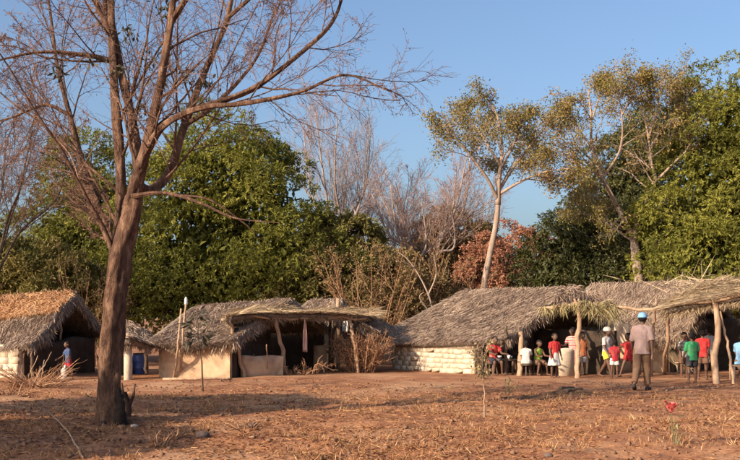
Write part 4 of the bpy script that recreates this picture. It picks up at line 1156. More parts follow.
# ------------------------------------------------------------------ smaller things
def bench(label, p0, p1, h, w, mat='pole_dark', name='bench', cat='bench', parts=('seat', 'leg')):
    p0 = np.asarray(p0, float); p1 = np.asarray(p1, float); c = (p0 + p1) / 2
    L = np.linalg.norm((p1 - p0)[:2]); rz = math.atan2(p1[1] - p0[1], p1[0] - p0[0])
    t = thing(name, label, cat, (c[0], c[1], gzf(c[0], c[1])))
    for k in range(3):
        mb = MB(); o = (k - 1) * w / 3
        box_mb(mb, (c[0] - math.sin(rz) * o, c[1] + math.cos(rz) * o, gzf(c[0], c[1]) + h - .02 + random.uniform(-.004, .004)), (L, w / 3 - .012, .04), rz, .006)
        mb.build('plank', M[mat], t)
    for s in (-.44, .44):
        for q in (-.4, .4):
            x = c[0] + math.cos(rz) * s * L - math.sin(rz) * q * w; y = c[1] + math.sin(rz) * s * L + math.cos(rz) * q * w
            pole(t, [[x, y, gzf(x, y) - .05], [x, y, gzf(x, y) + h - .035]], .03, .028, mat, 'leg', n=5)
    return t
bench('low dark wooden table in the porch beside the dark post', G(488, 375), G(518, 376.4), .42, .4, name='table', cat='table')
bench('rough wooden bench at the right edge under the straw canopy', G(731, 380), G(752, 380), .38, .34, 'pole')

# white cups / pots on the table
M['white_enamel'] = surf_mat('white_enamel', [(.3, (.7, .69, .66)), (.7, (.8, .79, .76))], 6, .35, .02, spec=.5)
def lathe(mb, c, prof, S_=20):
    a = np.linspace(0, 2 * math.pi, S_, endpoint=False)
    V = np.array([[(c[0] + r * math.cos(q), c[1] + r * math.sin(q), c[2] + z) for q in a] for r, z in prof])
    idx = np.arange(len(prof) * S_).reshape(len(prof), S_)
    mb.add(V.reshape(-1, 3), None, np.stack([idx[:-1], np.roll(idx, -1, 1)[:-1], np.roll(idx, -1, 1)[1:], idx[1:]], -1).reshape(-1, 4))
tc = (G(488, 375) + G(518, 376.4)) / 2
for label, dx, r, h in (('white enamel bowl on the low porch table, left of the dark post', -.12, .1, .08), ('white enamel mug on the low porch table, right of the dark post', .17, .05, .1)):
    c = tc + [dx, .03, 0]; c[2] = gzf(tc[0], tc[1]) + .42 + .002
    t = thing('bowl' if r > .06 else 'mug', label, 'dish', c)
    mb = MB(); lathe(mb, c, [(0, 0), (r * .6, 0), (r * .9, h * .5), (r, h), (r * .94, h), (r * .82, h * .5), (r * .5, .012), (0, .012)])
    mb.build('body', M['white_enamel'], t, smooth=True)
    if r < .06:
        mb = MB(); limb(mb, [c + [r * .9, 0, h * .8], c + [r * 1.7, 0, h * .6], c + [r * .85, 0, h * .25]], .008, .008, 8, 6, 0); mb.build('handle', M['white_enamel'], t)

# pale upright slab in the porch
g = G(566.5, 376.2)
mb = MB(); n = 16; prof = []
w, h, th = .45, .76, .07
for k in range(n + 1):
    a = math.pi * k / n
    prof.append((-math.cos(a) * w / 2 * (1 if abs(math.cos(a)) > .0 else 1), h - .12 + math.sin(a) ** .6 * .12))
prof = [(-w / 2, -.06)] + prof + [(w / 2, -.06)]
V = np.array([(x, -th / 2, z) for x, z in prof] + [(x, th / 2, z) for x, z in prof]); m = len(prof)
V = V @ np.array(Matrix.Rotation(.15, 3, 'Z') @ Matrix.Rotation(-.06, 3, 'X')).T + g
f4 = [(k, (k + 1) % m, m + (k + 1) % m, m + k) for k in range(m)]
ctr = len(V); V = np.vstack([V, V[:m].mean(0), V[m:].mean(0)])
f3 = [(ctr, (k + 1) % m, k) for k in range(m)] + [(ctr + 1, m + k, m + (k + 1) % m) for k in range(m)]
tag(MB().add(V, f3, f4).build('clay_slab', M['brick_a'], None), 'pale round-topped clay slab standing beside the porch post', 'slab')

# straw bundle leaning by the right hut
g = G(682, 373); t = thing('straw_bundle', 'pale straw bundle leaning at the foot of the right hut', 'bundle', g)
mb = MB(); k = 260
a = g + rng.normal(size=(k, 3)) * [.09, .07, 0] + [.12, 0, 0]; a[:, 2] = g[2] + .0
b = g + rng.normal(size=(k, 3)) * [.13, .08, .06] + [-.22, .12, .62]
straws(mb, a, b, .016); mb.build('straw', M['canopy_straw'], t, kind='stuff')
mb = MB(); c = g + [-.04, .05, .27]; lathe(mb, c, [(.12, 0), (.135, .02), (.12, .04), (.105, .02), (.12, 0)], 16); mb.build('tie', M['pole'], t)

# two poles leaning on the tan hut, one with a white tip
t = thing('leaning_pole', 'pale pole with white tip leaning on the tan hut roof', 'pole', G(181, 377.6))
pole(t, [gp(180.5, 378.2, .05), P(182, 345, 25.9), P(186, 303, 26.3)], .035, .026, 'pole', 'shaft', .003)
mb = MB(); c = P(186, 303, 26.3); lathe(mb, c, [(.0, -.05), (.035, -.05), (.05, .0), (.04, .04), (.045, .08), (.02, .15), (0, .16)], 12); mb.build('tip', M['white_cloth'], t, smooth=True)
t = tag(pole(None, [gp(174, 378.5, .05), P(178, 345, 25.85), P(181.5, 309, 26.25)], .035, .022, 'pole', 'leaning_pole', .004), 'bare crooked pole leaning on the tan hut roof', 'pole')
tag(pole(None, [G(163, 381.5) + [0, 0, .03], G(200, 382) + [0, 0, .04], G(232, 381.5) + [0, 0, .03]], .035, .028, 'pole', 'log', .003), 'thin log lying in front of the tan mud wall', 'log')

# --- saplings
t = thing('sapling', 'thin young tree with drooping dark leaves before the tan mud hut', 'tree', G(203, 391))
def Q(px, py): return P(px, py, GD(391))
mb = MB(); st, _ = limb(mb, [gp(203, 391, .04), Q(202, 365), Q(199, 340), Q(197, 314)], .022, .008, 14, 6, .08, .006); mb.build('stem', M['bark_dark'], t)
mb = MB(); lb2 = MB()
for (sx, sy, ex, ey) in ((199, 340, 191, 333), (199, 338, 208, 334), (198, 328, 188, 323), (198, 326, 206, 320), (197, 318, 190, 316), (197, 316, 203, 313), (198, 333, 190, 341), (198, 334, 205, 341)):
    e = Q(ex, ey) + [0, random.uniform(-.2, .2), 0]
    limb(mb, [Q(sx, sy), (Q(sx, sy) + e) / 2 + [0, 0, .03], e], .008, .004, 6, 4)
    c = np.repeat(((Q(sx, sy) + 2 * e) / 3)[None], 9, 0) + rng.normal(size=(9, 3)) * .05
    d = norm(e - Q(sx, sy))[None] * .9 + rng.normal(size=(9, 3)) * .35 - [0, 0, .45]
    leaves(lb2, c, d, .2, .05)
mb.build('twig', M['bark_dark'], t, kind='stuff'); lb2.build('foliage', M['leaf_sap_dark'], t, kind='stuff')

t = thing('sapling', 'pale-stemmed sapling with a ragged crown of dry leaves in the clearing', 'tree', G(484, 420))
def Q(px, py, dd=0): return P(px, py, GD(420) + dd)
mb = MB(); limb(mb, [gp(484, 420, .04), Q(484.5, 400), Q(483.5, 380), Q(482, 350)], .014, .006, 14, 6, .08, .004); mb.build('stem', M['pole'], t)
mb = MB(); lb2 = MB()
for k in range(14):
    s = Q(483, random.uniform(352, 385)); e = Q(483 + random.uniform(-14, 14), random.uniform(338, 378), random.uniform(-.2, .2))
    limb(mb, [s, (s + e) / 2 + [0, 0, .02], e], .005, .002, 6, 4)
    m = 16
    c = s + (e - s) * (.4 + .65 * rng.random((m, 1))) + rng.normal(size=(m, 3)) * .025
    leaves(lb2, c, rvec(m) - [0, 0, .6], .06, .028)
mb.build('twig', M['pole'], t, kind='stuff'); lb2.build('foliage', M['leaf_sap'], t, kind='stuff')

t = thing('sapling', 'small leafy sprig standing right of the pale-stemmed sapling', 'plant', G(509, 399))
def Q(px, py, dd=0): return P(px, py, GD(399) + dd)
mb = MB(); limb(mb, [gp(509, 399, .03), Q(508.5, 388), Q(509, 376)], .008, .004, 8, 5); mb.build('stem', M['pole'], t)
lb2 = MB(); m = 60
c = Q(509, 384) + rng.normal(size=(m, 3)) * [.05, .05, .1]; leaves(lb2, c, rvec(m) - [0, 0, .3], .07, .03); lb2.build('foliage', M['leaf_sap'], t, kind='stuff')

# --- red flower on thin stems
M['petal'] = rnd_mat('red_petal', [(0, (.55, .035, .035)), (.4, (.68, .1, .09)), (1, (.75, .32, .27))], .5, .45)
M['stem_green'] = rnd_mat('green_stem', [(0, (.12, .13, .05)), (1, (.3, .27, .13))], .6, .2)
dF = GD(447)
def Q(px, py, dd=0): return P(px, py, dF + dd)
t = thing('flower', 'single red flower on a thin pale stem in the right foreground', 'flower', G(674, 447))
mb = MB(); limb(mb, [gp(675, 447, .03), Q(672.5, 430), Q(671.5, 411)], .008, .005, 12, 6, .05); mb.build('stem', M['stem_green'], t)
mb = MB()
for k in range(5):
    e = Q(676 + k * 4.5 - 6, random.uniform(424, 436), random.uniform(-.1, .1))
    limb(mb, [gp(675 + k * .8, 447, .02), (G(675, 447) + e) / 2 + [0, 0, .05], e], .005, .003, 8, 5)
mb.build('side_stem', M['stem_green'], t, kind='stuff')
mb = MB(); m = 16; c = Q(675, 426) + rng.normal(size=(m, 3)) * [.04, .04, .03]; leaves(mb, c, rvec(m), .06, .03); mb.build('foliage', M['stem_green'], t, kind='stuff')
for k in range(7):
    mb = MB(); an = k * 2 * math.pi / 7; c0 = Q(671.5, 411); n, m = 6, 5; V = []
    for i in range(n):
        f = i / (n - 1)
        for j in range(m):
            s = (j / (m - 1) - .5) * .09 * math.sin(min(1, .15 + f) * math.pi * .62)
            rad = .015 + .085 * f - .02 * f * f; z = .10 * math.sin(f * 1.9) * (.6 + .4 * (k % 2)) + .012 * math.cos(j * 2 + k) * f + .02 * (k % 3 == 0)
            V.append(c0 + [math.cos(an) * rad - math.sin(an) * s, math.sin(an) * rad + math.cos(an) * s, z])
    i = np.arange(n * m).reshape(n, m)
    V = np.array(V); kk = n * m; f = np.stack([i[:-1, :-1], i[:-1, 1:], i[1:, 1:], i[1:, :-1]], -1).reshape(-1, 4)
    mb.add(np.concatenate([V, V - [0, 0, .004]]), None, np.concatenate([f, kk + f[:, ::-1]]), random.random())
    mb.build('petal', M['petal'], t, smooth=True)
mb = MB(); lathe(mb, Q(671.5, 411), [(0, -.02), (.02, -.015), (.025, .015), (.012, .05), (0, .055)], 10); mb.build('centre', M['petal'], t, smooth=True)

# --- stump, stick, stones, embers
t = thing('stump', 'splintered dead stump right against the foot of the bare trunk', 'stump', G(133, 421))
mb = MB(); def_pts = [gp(127, 421, .06), P(128, 405, GD(421)), P(125, 392, GD(421))]
limb(mb, def_pts, .07, .025, 10, 8, .2)
limb(mb, [P(128, 408, GD(421)), P(133, 396, GD(421)), P(135, 384, GD(421) + .05)], .04, .012, 8, 6, .15)
limb(mb, [P(128, 402, GD(421)), P(123, 392, GD(421) - .05), P(122, 383, GD(421))], .035, .01, 8, 6, .15)
mb.build('splintered_wood', M['bark'], t, smooth=True)
M['stone'] = surf_mat('pale_stone', [(.3, (.3, .21, .16)), (.7, (.5, .38, .3))], 9, .9, .4)
M['dark_stone'] = surf_mat('dark_stone', [(.3, (.06, .045, .04)), (.7, (.16, .11, .09))], 9, .9, .4)
def stone(label, px, py, s, mat, flat=.6, name='stone', cat='stone', group=None):
    g = G(px, py); n, m = 9, 7; V = []; seed = random.random() * 50
    mb = MB(); prof = []
    a = np.linspace(0, 2 * math.pi, 12, endpoint=False); ph = np.linspace(-math.pi / 2, math.pi / 2, 8)
    A, PH = np.meshgrid(a, ph)
    rr = s * (1 + .5 * (vn(np.cos(A) * 1.3 + seed, np.sin(A) * 1.3 + PH * 1.2, 81) - .5))
    V = np.stack([g[0] + rr * np.cos(PH) * np.cos(A) * 1.2, g[1] + rr * np.cos(PH) * np.sin(A), g[2] + s * flat * .45 + rr * flat * np.sin(PH)], -1)
    idx = np.arange(A.size).reshape(A.shape)
    mb.add(V.reshape(-1, 3), None, np.stack([idx[:-1], np.roll(idx, -1, 1)[:-1], np.roll(idx, -1, 1)[1:], idx[1:]], -1).reshape(-1, 4))
    return tag(mb.build(name, mat, None, smooth=True), label, cat, group)
stone('dark angular stone on the earth right of the bare tree', 203, 437, .085, M['dark_stone'])
stone('small pale stone at the right foot of the splintered stump', 134, 427, .05, M['stone'])
stone('reddish clod below the burnt side of the bare trunk', 122, 429, .06, M['clod'])
stone('grey stone lying beside the dead twig heap', 252, 431, .07, M['dark_stone'])
stone('dark stone near the bottom edge in the middle foreground', 548, 455, .05, M['dark_stone'])
tag(pole(None, [G(83, 457) + [0, 0, .02], G(68, 438) + [0, 0, .10], P(50, 413, GD(428))], .012, .005, 'pole', 'stick', .0015), 'long thin pale stick slanting up from the left foreground', 'stick')
def small_brush(name, label, px, py, n, L, mat, cat='twigs', flat=.35):
    g = G(px, py); t = thing(name, label, cat, g); c = []; r = []
    for k in range(n):
        an = random.random() * 6.28; a = g + [math.cos(an) * L * .4, math.sin(an) * L * .35, .0]; a[2] = gzf(a[0], a[1]) - .01
        an += random.uniform(-1, 1); l = L * random.uniform(.5, 1.1)
        b = a + [math.cos(an) * l, math.sin(an) * l * .7, l * flat * random.random() + .03]
        c.append(spline([a, (a + b) / 2 + rng.normal(size=3) * .03 + [0, 0, .03], b], 6)); r.append(np.linspace(.012, .004, 6))
    mb = MB(); tubes(mb, np.array(c), np.array(r), 5, cap=False)
    pp, pr = children(np.array(c), np.array(r), 4, .2, 1, (20, 60), (.3, .6), .1, 4, .2, .6, rmin=.004); tubes(mb, pp, pr, 3, cap=False)
    mb.build('twigs', mat, t, kind='stuff')
small_brush('twig_heap', 'small heap of dead twigs on the earth right of the dark stone', 246, 432, 14, .25, M['twig_brush'])
small_brush('twig_heap', 'dead grassy twig tuft on the earth below the bare tree', 162, 446, 16, .15, M['twig_brush'], flat=1.4)
small_brush('brush_heap', 'wide heap of dry reddish brush in front of the left-edge hut', 36, 388, 90, .75, M['twig_brush'], flat=.8)
small_brush('brush_heap', 'low scatter of dry sticks left of the child at the dark gable', 8, 396, 40, .6, M['twig_brush'], flat=.4)
for k, (px, py, e) in enumerate(((30, 388, (52, 352)), (24, 387, (38, 356)), (40, 387, (44, 360)))):
    tag(pole(None, [gp(px, py, .04), P(*e, GD(386))], .014, .008, 'pole', 'stick', .01),
        ('longest stick poking from the brush before the left-edge hut', 'leftmost stick poking from the brush before the left-edge hut', 'short stick standing in the brush before the left-edge hut')[k], 'stick')
# ashes and burnt logs in the open
M['ash'] = surf_mat('ash', [(.3, (.045, .028, .018)), (.5, (.13, .075, .045)), (.7, (.24, .15, .1))], 14, .98, .8, 30, spec=.05)
def ash(name, label, px, py, rx, ry, h):
    g = G(px, py); n = 24; A, Rr = np.meshgrid(np.linspace(0, 2 * math.pi, n, endpoint=False), np.linspace(0, 1, 9))
    w = 1 + .5 * (vn(np.cos(A) * 1.5 + px, np.sin(A) * 1.5, 91) - .5)
    X = g[0] + np.cos(A) * Rr * rx * w; Y = g[1] + np.sin(A) * Rr * ry * w
    Zz = gz(X, Y) + .006 + h * (1 - Rr ** 2) * (.6 + .8 * vn(X * 5, Y * 5, 92)) - .02 * Rr ** 4
    idx = np.arange(A.size).reshape(A.shape)
    o = MB().add(np.stack([X, Y, Zz], -1).reshape(-1, 3), None, np.stack([idx[:-1], np.roll(idx, -1, 1)[:-1], np.roll(idx, -1, 1)[1:], idx[1:]], -1).reshape(-1, 4)).build(name, M['ash'], None, smooth=True)
    return tag(o, label, 'ash')
ash('ash_patch', 'dark ash patch on the open ground before the porch', 570, 394, .5, .45, .07)
ash('ash_patch', 'long thin grey ash streak right of the little sprig', 535, 397, .8, .3, .03)
ash('ash_patch', 'grey ash patch at the foot of the dark-leaved sapling', 186, 399, .55, .4, .04)
for k, (a, b) in enumerate((((560, 394), (574, 392)), ((566, 395), (582, 394)))):
    tag(pole(None, [G(*a) + [0, 0, .09], G(*b) + [0, 0, .08]], .045, .035, 'pole_dark', 'burnt_log', .004), ('shorter left charred log lying on the ash patch', 'longer right charred log lying on the ash patch')[k], 'log')

# ------------------------------------------------------------------ people
def cone(V, Fc, a, b, ra, rb, capa=True, capb=True, flat=None, S_=14):
    """tapered limb with round or flat ends"""
    a = np.asarray(a, float); b = np.asarray(b, float); t = norm(b - a); s, u = frames(t[None]); s, u = s[0], u[0]
    rings = []
    if capa:
        for q in (80, 55, 28): rings.append((a - t * ra * math.sin(R(q)), ra * math.cos(R(q))))
    rings += [(a, ra), (b, rb)]
    if capb:
        for q in (28, 55, 80): rings.append((b + t * rb * math.sin(R(q)), rb * math.cos(R(q))))
    n0 = sum(len(v) for v in V)
    ang = np.linspace(0, 2 * math.pi, S_, endpoint=False)
    for c, r in rings: V.append(c + r * (np.cos(ang)[:, None] * s + np.sin(ang)[:, None] * u))
    V.append(np.array([rings[0][0], rings[-1][0]]))
    K = len(rings)
    for k in range(K - 1):
        for i in range(S_):
            j = (i + 1) % S_
            Fc.append((n0 + k * S_ + i, n0 + k * S_ + j, n0 + k * S_ + S_ + j, n0 + k * S_ + S_ + i))
    e = n0 + K * S_
    for i in range(S_):
        j = (i + 1) % S_
        Fc.append((e, n0 + j, n0 + i)); Fc.append((e + 1, n0 + (K - 1) * S_ + i, n0 + (K - 1) * S_ + j))

def ell(V, Fc, c, rx, ry, rz, M3=None, S_=16):
    n0 = sum(len(v) for v in V); ph = np.linspace(-math.pi / 2, math.pi / 2, 11)
    P_ = []
    for p in ph:
        for k in range(S_):
            a = 2 * math.pi * k / S_; P_.append((rx * math.cos(p) * math.cos(a), ry * math.cos(p) * math.sin(a), rz * math.sin(p)))
    P_ = np.array(P_)
    if M3 is not None: P_ = P_ @ M3.T
    V.append(P_ + np.asarray(c))
    for k in range(10):
        for i in range(S_):
            j = (i + 1) % S_; Fc.append((n0 + k * S_ + i, n0 + k * S_ + j, n0 + k * S_ + S_ + j, n0 + k * S_ + S_ + i))

def fuse(name, V, Fc, vox, mat, parent, smooth=2, wrinkle=0, seed=0):
    """join overlapping volumes into one continuous surface"""
    me = bpy.data.meshes.new(name); me.from_pydata(np.concatenate(V).tolist(), [], Fc); me.update()
    o = bpy.data.objects.new(name + '_tmp', me); COL.objects.link(o)
    m = o.modifiers.new('r', 'REMESH'); m.mode = 'VOXEL'; m.voxel_size = vox; m.use_smooth_shade = True
    if smooth:
        s = o.modifiers.new('s', 'SMOOTH'); s.factor = .5; s.iterations = smooth
    dc = o.modifiers.new('d', 'DECIMATE'); dc.ratio = .36
    dg = bpy.context.evaluated_depsgraph_get()
    out = bpy.data.meshes.new_from_object(o.evaluated_get(dg)); out.name = name
    bpy.data.objects.remove(o); bpy.data.meshes.remove(me)
    n = len(out.vertices); co = np.zeros(n * 3, np.float32); out.vertices.foreach_get('co', co); co = co.reshape(-1, 3).astype(float)
    if wrinkle:
        no = np.zeros(n * 3, np.float32); out.vertices.foreach_get('normal', no); no = no.reshape(-1, 3)
        w = vn(co[:, 0] * 16 + co[:, 2] * 11 + seed, co[:, 1] * 16 - co[:, 2] * 7, 95) - .5
        co = co + no * (w * wrinkle * 2)[:, None]
        out.vertices.foreach_set('co', co.astype(np.float32).ravel())
    out.polygons.foreach_set('use_smooth', np.ones(len(out.polygons), bool))
    out.materials.clear(); out.materials.append(mat)
    out.update()
    return link(name, out, parent)

def cloth_mat(name, c, stripes=None):
    c = np.array(c); m = surf_mat(name, [(.3, tuple(c * .82)), (.7, tuple(c * 1.08))], 9, .9, .35, 60, spec=.15, patch=(tuple(c * .62 + np.array([.12, .07, .045])), 7, .5, .7))
    if stripes:
        nt = m.node_tree; b = [n for n in nt.nodes if n.type == 'BSDF_PRINCIPLED'][0]
        tc = nt.nodes.new('ShaderNodeTexCoord'); w = nt.nodes.new('ShaderNodeTexWave'); w.bands_direction = 'Z'
        w.inputs['Scale'].default_value = stripes[1]; w.inputs['Distortion'].default_value = 1.5
        nt.links.new(tc.outputs['Object'], w.inputs['Vector'])
        r = ramp_node(nt, [(.45, tuple(c)), (.55, stripes[0])]); nt.links.new(w.outputs['Fac'], r.inputs[0])
        nt.links.new(r.outputs[0], b.inputs['Base Color'])
    return m
M['skin'] = surf_mat('brown_skin', [(.3, (.085, .042, .026)), (.7, (.135, .07, .043))], 7, .55, .08, 60, spec=.35)
M['hair'] = surf_mat('black_hair', [(.3, (.008, .007, .006)), (.7, (.025, .02, .017))], 60, .9, .6, 120)
M['eye_white'] = surf_mat('eye_white', [(.3, (.6, .57, .52)), (.7, (.66, .63, .58))], 5, .3, 0, spec=.5)
M['eye_dark'] = surf_mat('eye_dark', [(.3, (.01, .008, .006)), (.7, (.02, .015, .012))], 5, .25, 0, spec=.5)
for nm, c in dict(green=(.04, .25, .1), red=(.42, .03, .034), red2=(.32, .025, .035), lime=(.24, .38, .05), yellow=(.6, .47, .05), white=(.56, .54, .5), pinkgrey=(.27, .19, .175), trouser=(.17, .1, .06),
                  charcoal=(.035, .036, .045), skyblue=(.2, .4, .62), navy=(.045, .075, .16), grey=(.45, .42, .41), orange=(.4, .14, .06), brown=(.16, .09, .06), cap=(.22, .45, .66)).items():
    M['c_' + nm] = cloth_mat(nm + '_fabric', c)
M['c_stripe'] = cloth_mat('red_white_striped_fabric', (.42, .06, .05), ((.6, .5, .45), 7.0))
M['c_check'] = cloth_mat('dark_striped_fabric', (.07, .06, .07), ((.5, .46, .42), 8.0))
M['sandal'] = surf_mat('dark_rubber', [(.3, (.02, .017, .015)), (.7, (.05, .04, .035))], 8, .8, .1)

def person(label, px, py, H, yaw, top=None, bottom=None, legs=((0, 0, 3), (0, 0, 3)), arms=((5, 8, 12), (5, 8, 12)), lean=0, head=(0, 0), kid=True, seat=None,
           sleeve=.7, hem=.5, cap=None, skirt=None, shoes=False, d=None, group=None, pos=None, dress=None, vest=False):
    """arms: (forward, sideways, elbow) degrees; legs: (forward, knee, sideways); first is the left side of the photo when facing away"""
    g = np.array(pos) if pos is not None else G(px, py)
    root = thing('person', label, 'person', g, group)
    hh = H * (.165 if kid else .135)
    LU, LL = (.232 * H, .232 * H) if kid else (.245 * H, .245 * H)
    fz = .04 * H
    TL = H - LU - LL - fz - hh - .035 * H
    RZ = Matrix.Rotation(yaw, 3, 'Z'); RZn = np.array(RZ)
    def dv(p, ab, s): p, ab = R(p), R(ab); return np.array([s * math.sin(ab), -math.sin(p) * math.cos(ab), -math.cos(p) * math.cos(ab)])
    J = {}
    feet = []
    for s, (p, k, ab), nme in ((-1, legs[0], 'L'), (1, legs[1], 'R')):
        hip = np.array([s * .052 * H, 0, 0]); kn = hip + dv(p, ab, s) * LU; an = kn + dv(p - k, ab * .6, s) * LL
        a = R(.75 * max(0, k - p - 8)) if p - k < 0 else 0
        fw = np.array([s * .12, -math.cos(a), -math.sin(a)]); dn = np.array([0, math.sin(a), -math.cos(a)]) * -1
        dn = -np.array([0, -math.sin(a), math.cos(a)])
        heel = an + dn * fz * .55 - fw * .02 * H; toe = an + dn * fz * .6 + fw * .095 * H
        J[nme] = (hip, kn, an, heel, toe); feet += [heel[2] - .02 * H, toe[2] - .016 * H]
    pz = -min(feet) if seat is None else seat + .062 * H
    up = np.array([0, -math.sin(R(lean)), math.cos(R(lean))])
    W = up * TL
    neck = W; 
    shw = .1 * H
    for s, (p, ab, e), nme in ((-1, arms[0], 'l'), (1, arms[1], 'r')):
        sh = W * .88 + np.array([s * shw, 0, 0]); el = sh + dv(p, ab, s) * .17 * H; wr = el + dv(p + e, ab * .5, s) * .15 * H
        J[nme] = (sh, el, wr, norm(wr - el))
    hd, hy = head
    HM = np.array(Matrix.Rotation(R(hy), 3, 'Z') @ Matrix.Rotation(R(hd), 3, 'X'))
    hc = W + up * (.035 * H + hh * .5) + np.array([0, -.012 * H, 0])
    def hp(x, y, z): return hc + HM @ (np.array([x, y, z]) * hh)
    off = np.array([0, 0, pz])
    def place(V): return [(v + off) @ RZn.T + np.array([g[0], g[1], g[2] - .004]) for v in V]
    vox = max(.0085, H * .0068)
    # ---- body
    V, Fc = [], []
    c = lambda *a, **k: cone(V, Fc, *a, **k)
    for s in (-1, 1):
        c((s * .035 * H, 0, -.01 * H), W * .35 + [s * .03 * H, 0, 0], .062 * H, .052 * H)
        c(W * .35 + [s * .03 * H, 0, 0], W * .74 + [s * .04 * H, 0, 0], .052 * H, .054 * H)
    c((0, 0, -.01 * H), W * .8, .06 * H, .06 * H)
    for s in (-1, 1): c(W * .97 + [s * .02 * H, 0, 0], W * .885 + [s * shw * .92, 0, 0], .03 * H, .033 * H)
    c(W * .9, hc, .03 * H, .027 * H)
    for q in 'LR':
        hip, kn, an, heel, toe = J[q]
        c(hip, kn, .052 * H, .034 * H); c(kn, an, .034 * H, .02 * H)
        mid = kn * .68 + an * .32; c(kn, mid + [0, .008 * H, 0], .03 * H, .031 * H)
        c(an, heel, .02 * H, .02 * H); c(heel, toe, .02 * H, .016 * H); c(heel, toe + [.014 * H, .008 * H, 0], .018 * H, .013 * H)
    for q, s in (('l', -1), ('r', 1)):
        sh, el, wr, dd = J[q]
        c(sh, el, .03 * H, .023 * H); c(el, wr, .024 * H, .015 * H)
        side, ou = frames(dd[None]); side, ou = side[0], ou[0]
        fr = np.array([0, -1., 0]); fr = norm(fr - dd * np.dot(fr, dd))       # finger row runs front to back
        pl = wr + dd * .045 * H
        for k in (-.9, -.3, .3, .9): c(wr + dd * .004, pl + fr * k * .014 * H, .012 * H, .011 * H)
        inn = np.cross(dd, fr) * -s
        for k, l in ((-.95, .032), (-.32, .04), (.32, .043), (.95, .038)):
            b0_ = pl + fr * k * .015 * H; b1_ = b0_ + (dd + inn * .25) * l * .55 * H; b2_ = b1_ + (dd * .8 + inn * .6) * l * .45 * H
            c(b0_, b1_, .0068 * H, .006 * H); c(b1_, b2_, .006 * H, .005 * H)
        th = wr + dd * .012 * H + fr * .012 * H
        c(th, th + (fr * .7 + dd * .7) * .03 * H, .008 * H, .007 * H); c(th + (fr * .7 + dd * .7) * .03 * H, th + (fr * .75 + dd * 1.5) * .03 * H, .007 * H, .006 * H)
    ell(V, Fc, hp(0, .03, .08), hh * .39, hh * .46, hh * .42, HM)
    ell(V, Fc, hp(0, -.10, -.16), hh * .30, hh * .33, hh * .34, HM)
    ell(V, Fc, hp(0, -.43, -.06), hh * .065, hh * .09, hh * .11, HM)           # nose
    ell(V, Fc, hp(0, -.37, -.25), hh * .13, hh * .075, hh * .06, HM)           # mouth
    for s in (-1, 1):
        ell(V, Fc, hp(s * .4, .03, -.03), hh * .05, hh * .09, hh * .13, HM)    # ears
        ell(V, Fc, hp(s * .14, -.36, .09), hh * .13, hh * .06, hh * .045, HM)  # brow
    fuse('body', place(V), Fc, vox, M['skin'], root, 2)
    for s in (-1, 1):
        V, Fc = [], []; ell(V, Fc, hp(s * .15, -.375, .0), hh * .06, hh * .04, hh * .04, HM, 8)
        n0 = len(V[0]); ell(V, Fc, hp(s * .15, -.40, .0), hh * .027, hh * .022, hh * .027, HM, 8)
        me = bpy.data.meshes.new('eye'); me.from_pydata(np.concatenate(place(V)).tolist(), [], Fc); me.materials.append(M['eye_white']); me.materials.append(M['eye_dark'])
        me.polygons.foreach_set('material_index', np.array([0] * 80 + [1] * 80, np.int32)); me.update(); link('eye', me, root)
    # ---- hair
    V, Fc = [], []
    ell(V, Fc, hp(0, .065, .13), hh * .405, hh * .46, hh * .41, HM); ell(V, Fc, hp(0, .16, .0), hh * .38, hh * .36, hh * .36, HM)
    fuse('hair', place(V), Fc, vox, M['hair'], root, 1, .004)
    # ---- clothes
    if top:
        V, Fc = [], []; e = .012 * H
        for s in (-1, 1):
            if not vest:
                sh, el, wr, dd = J['l' if s < 0 else 'r']
                c(W * .97 + [s * .022 * H, 0, 0], sh, .036 * H, .041 * H); c(sh, sh + (el - sh) * sleeve, .041 * H, .042 * H, capb=False)
                if sleeve > 1: c(el, wr - dd * .02 * H, .037 * H, .03 * H, capb=False)
            c(W * .3 + [s * .034 * H, 0, 0], W * .75 + [s * .038 * H, 0, 0], .05 * H + e, .056 * H + e)
            low = -.06 * H if dress is None else -.02 * H
            c(np.array([s * .036 * H, 0, low]), W * .32 + [s * .034 * H, 0, 0], .068 * H + e, .05 * H + e, capa=False)
        c(np.array([0, 0, low]), W * .3, .078 * H + e, .06 * H + e, capa=False); c(W * .3, W * .82, .06 * H + e, .059 * H + e)
        c(W * .9 + [-shw * .5, 0, 0], W * .9 + [shw * .5, 0, 0], .038 * H, .038 * H)
        fuse('shirt' if dress is None else 'dress_top', place(V), Fc, vox, top, root, 2, .006, px)
    if bottom:
        V, Fc = [], []; e = .014 * H
        c((-.036 * H, 0, -.01 * H), (.036 * H, 0, -.01 * H), .064 * H + e * .3, .064 * H + e * .3)
        for q in 'LR':
            hip, kn, an, heel, toe = J[q]
            if hem <= 1: c(hip, hip + (kn - hip) * hem, .052 * H + e * .9, (.055 - .012 * hem) * H + e * 1.3, capb=False)
            else:
                c(hip, kn, .052 * H + e * .8, .036 * H + e); c(kn, kn + (an - kn) * (hem - 1), .036 * H + e, .028 * H + e, capb=False)
        fuse('trousers' if hem > 1 else 'shorts', place(V), Fc, vox, bottom, root, 2, .006, px + 3)
